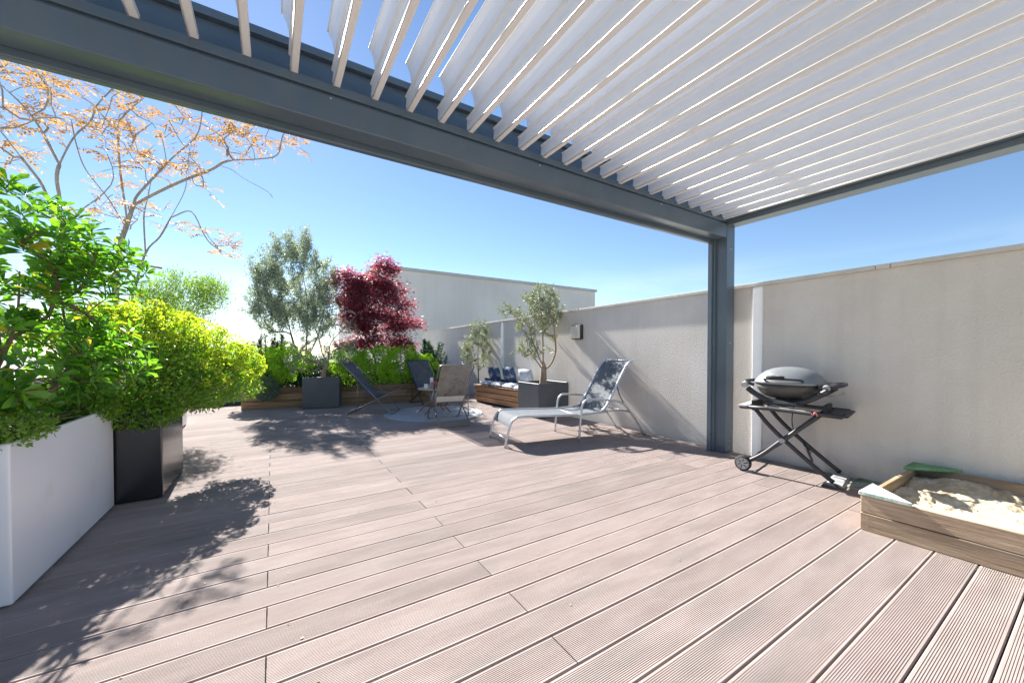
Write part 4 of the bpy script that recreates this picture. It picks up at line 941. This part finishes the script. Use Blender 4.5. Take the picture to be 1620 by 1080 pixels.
# pittosporum with large whorled leaves
pt = thing('pittosporum_bush', 'glossy large-leaved green bush in the white planter at the left edge', 'shrub', (-1.36, 3.4, .70))
W1 = np.concatenate([ball(160, (-1.38, 3.35, 1.82), (.50, .60, .36), .55), ball(30, (-1.02, 3.55, 1.66), (.28, .45, .22), .4), ball(115, (-1.26, 3.45, 1.14), (.38, .62, .30), .5), ball(26, (-1.28, 2.95, .98), (.22, .22, .16), .4), ball(26, (-1.15, 3.75, 1.25), (.26, .3, .25), .4), ball(30, (-.98, 3.72, 1.18), (.24, .3, .28), .4), ball(22, (-.95, 3.6, 1.78), (.22, .35, .16), .4)])
mb, tp, td = grow([[(-1.42, 3.4, .70), (-1.34, 3.35, 1.0), (-1.22, 3.3, 1.35), (-1.2, 3.3, 1.65)], [(-1.40, 3.45, .72), (-1.36, 3.5, 1.2), (-1.4, 3.5, 1.7)], [(-1.40, 3.35, .8), (-1.5, 3.2, 1.3), (-1.5, 3.1, 1.8)]], W1, tip=.0034, rmax=.026)
mb.build('stems', 'bark_brown', pt)
P = []; D = []; U = []
for t, d in zip(tp, td):
    ax = nrm(d * .5 + nrm(t - np.array((-1.38, 3.4, 1.2))) * .5 + np.array([0, 0, .55])); a1 = nrm(np.cross(ax, rng.normal(size=3))); a2 = np.cross(ax, a1)
    k = rng.integers(9, 13)
    for j in range(k):
        an = 2.399 * j; el = .15 + .75 * (j / k)
        P.append(t - ax * .035 * (1 - j / k)); D.append((a1 * math.cos(an) + a2 * math.sin(an)) * math.cos(el) + ax * math.sin(el)); U.append(ax)
P = np.array(P); D = nrm(np.array(D)); U = np.array(U)
order = np.argsort(np.linalg.norm(P - np.array((0, 0, 1.2)) , axis=1) + np.where(P[:, 0] < -1.20 - .0, .25, 0))
near, rest = order[:280], order[280:]
leaves('foliage', P[rest], D[rest], .090, .029, 'leaf_pitto', pt, shape='obovate', off=pt.location, up=U[rest], fold=.10, kind='stuff')
proto = leaves('leaf', np.zeros((1, 3)), np.array([[0, 1.0, 0]]), .090, .029, 'leaf_pitto', pt, shape='obovate', up=np.array([[0, 0, 1.0]]), fold=.10)
lme = proto.data
for i, q in enumerate(near):
    o = proto if i == 0 else proto.copy()
    if i: COL.objects.link(o); o.parent = pt
    y = Vector(D[q]); z = Vector(U[q] + rng.normal(size=3) * .35); x = y.cross(z).normalized(); z = x.cross(y)
    s = rng.uniform(.8, 1.25)
    o.matrix_local = Matrix.Translation(Vector(P[q]) - pt.location) @ Matrix((x, y, z)).transposed().to_4x4() @ Matrix.Scale(float(s), 4)

# small trailing plant over the white planter's rim
tr = thing('trailing_plant', 'pale small-leaved plant trailing over the rim of the near white planter', 'plant', (-1.2, 3.0, .70))
P = np.concatenate([ball(1500, (-1.16, 2.95, .80), (.20, .30, .09), .3), ball(900, (-1.12, 3.95, .78), (.16, .22, .08), .3)])
leaves('foliage', P, rng.normal(size=P.shape) + np.array([.3, -.2, .3]), .028, .014, 'leaf_acacia', tr, off=tr.location)
mb = MB()
for i in range(40):
    b = np.array((-1.25, rng.uniform(2.85, 4.0), .71)); t = b + np.array([rng.uniform(.05, .24), rng.normal() * .08, rng.uniform(.04, .12)])
    mb.tube([b, (b + t) / 2 + np.array([0, 0, .04]), t], .003, 4, cap=False)
mb.build('stems', 'stem_green', tr)['kind'] = 'stuff'

# fallen leaves and petals on the deck, a little spilled sand
P = np.concatenate([np.stack([rng.uniform(-.95, .1, 24), rng.uniform(1.6, 4.2, 24), np.full(24, .004)], 1), np.stack([rng.uniform(0, 4.4, 40), rng.uniform(1.0, 7.5, 40), np.full(40, .004)], 1)])
D = rng.normal(size=P.shape) * np.array([1, 1, .05])
tag(leaves('fallen_leaves', P, D, .016, .008, 'leaf_orange', None, up=np.array([0, 0, 1.0])), 'scattered small fallen leaves and petals on the deck boards', 'leaves', kind='stuff')
P = np.stack([3.33 - np.abs(rng.normal(size=500)) * .06, rng.uniform(-.2, .95, 500), np.full(500, .002)], 1)
tag(leaves('spilled_sand', P, rng.normal(size=P.shape) * np.array([1, 1, .1]), .005, .004, 'sand', None, up=np.array([0, 0, 1.0])), 'grains of sand spilled on the deck along the sandbox', 'sand', kind='stuff')
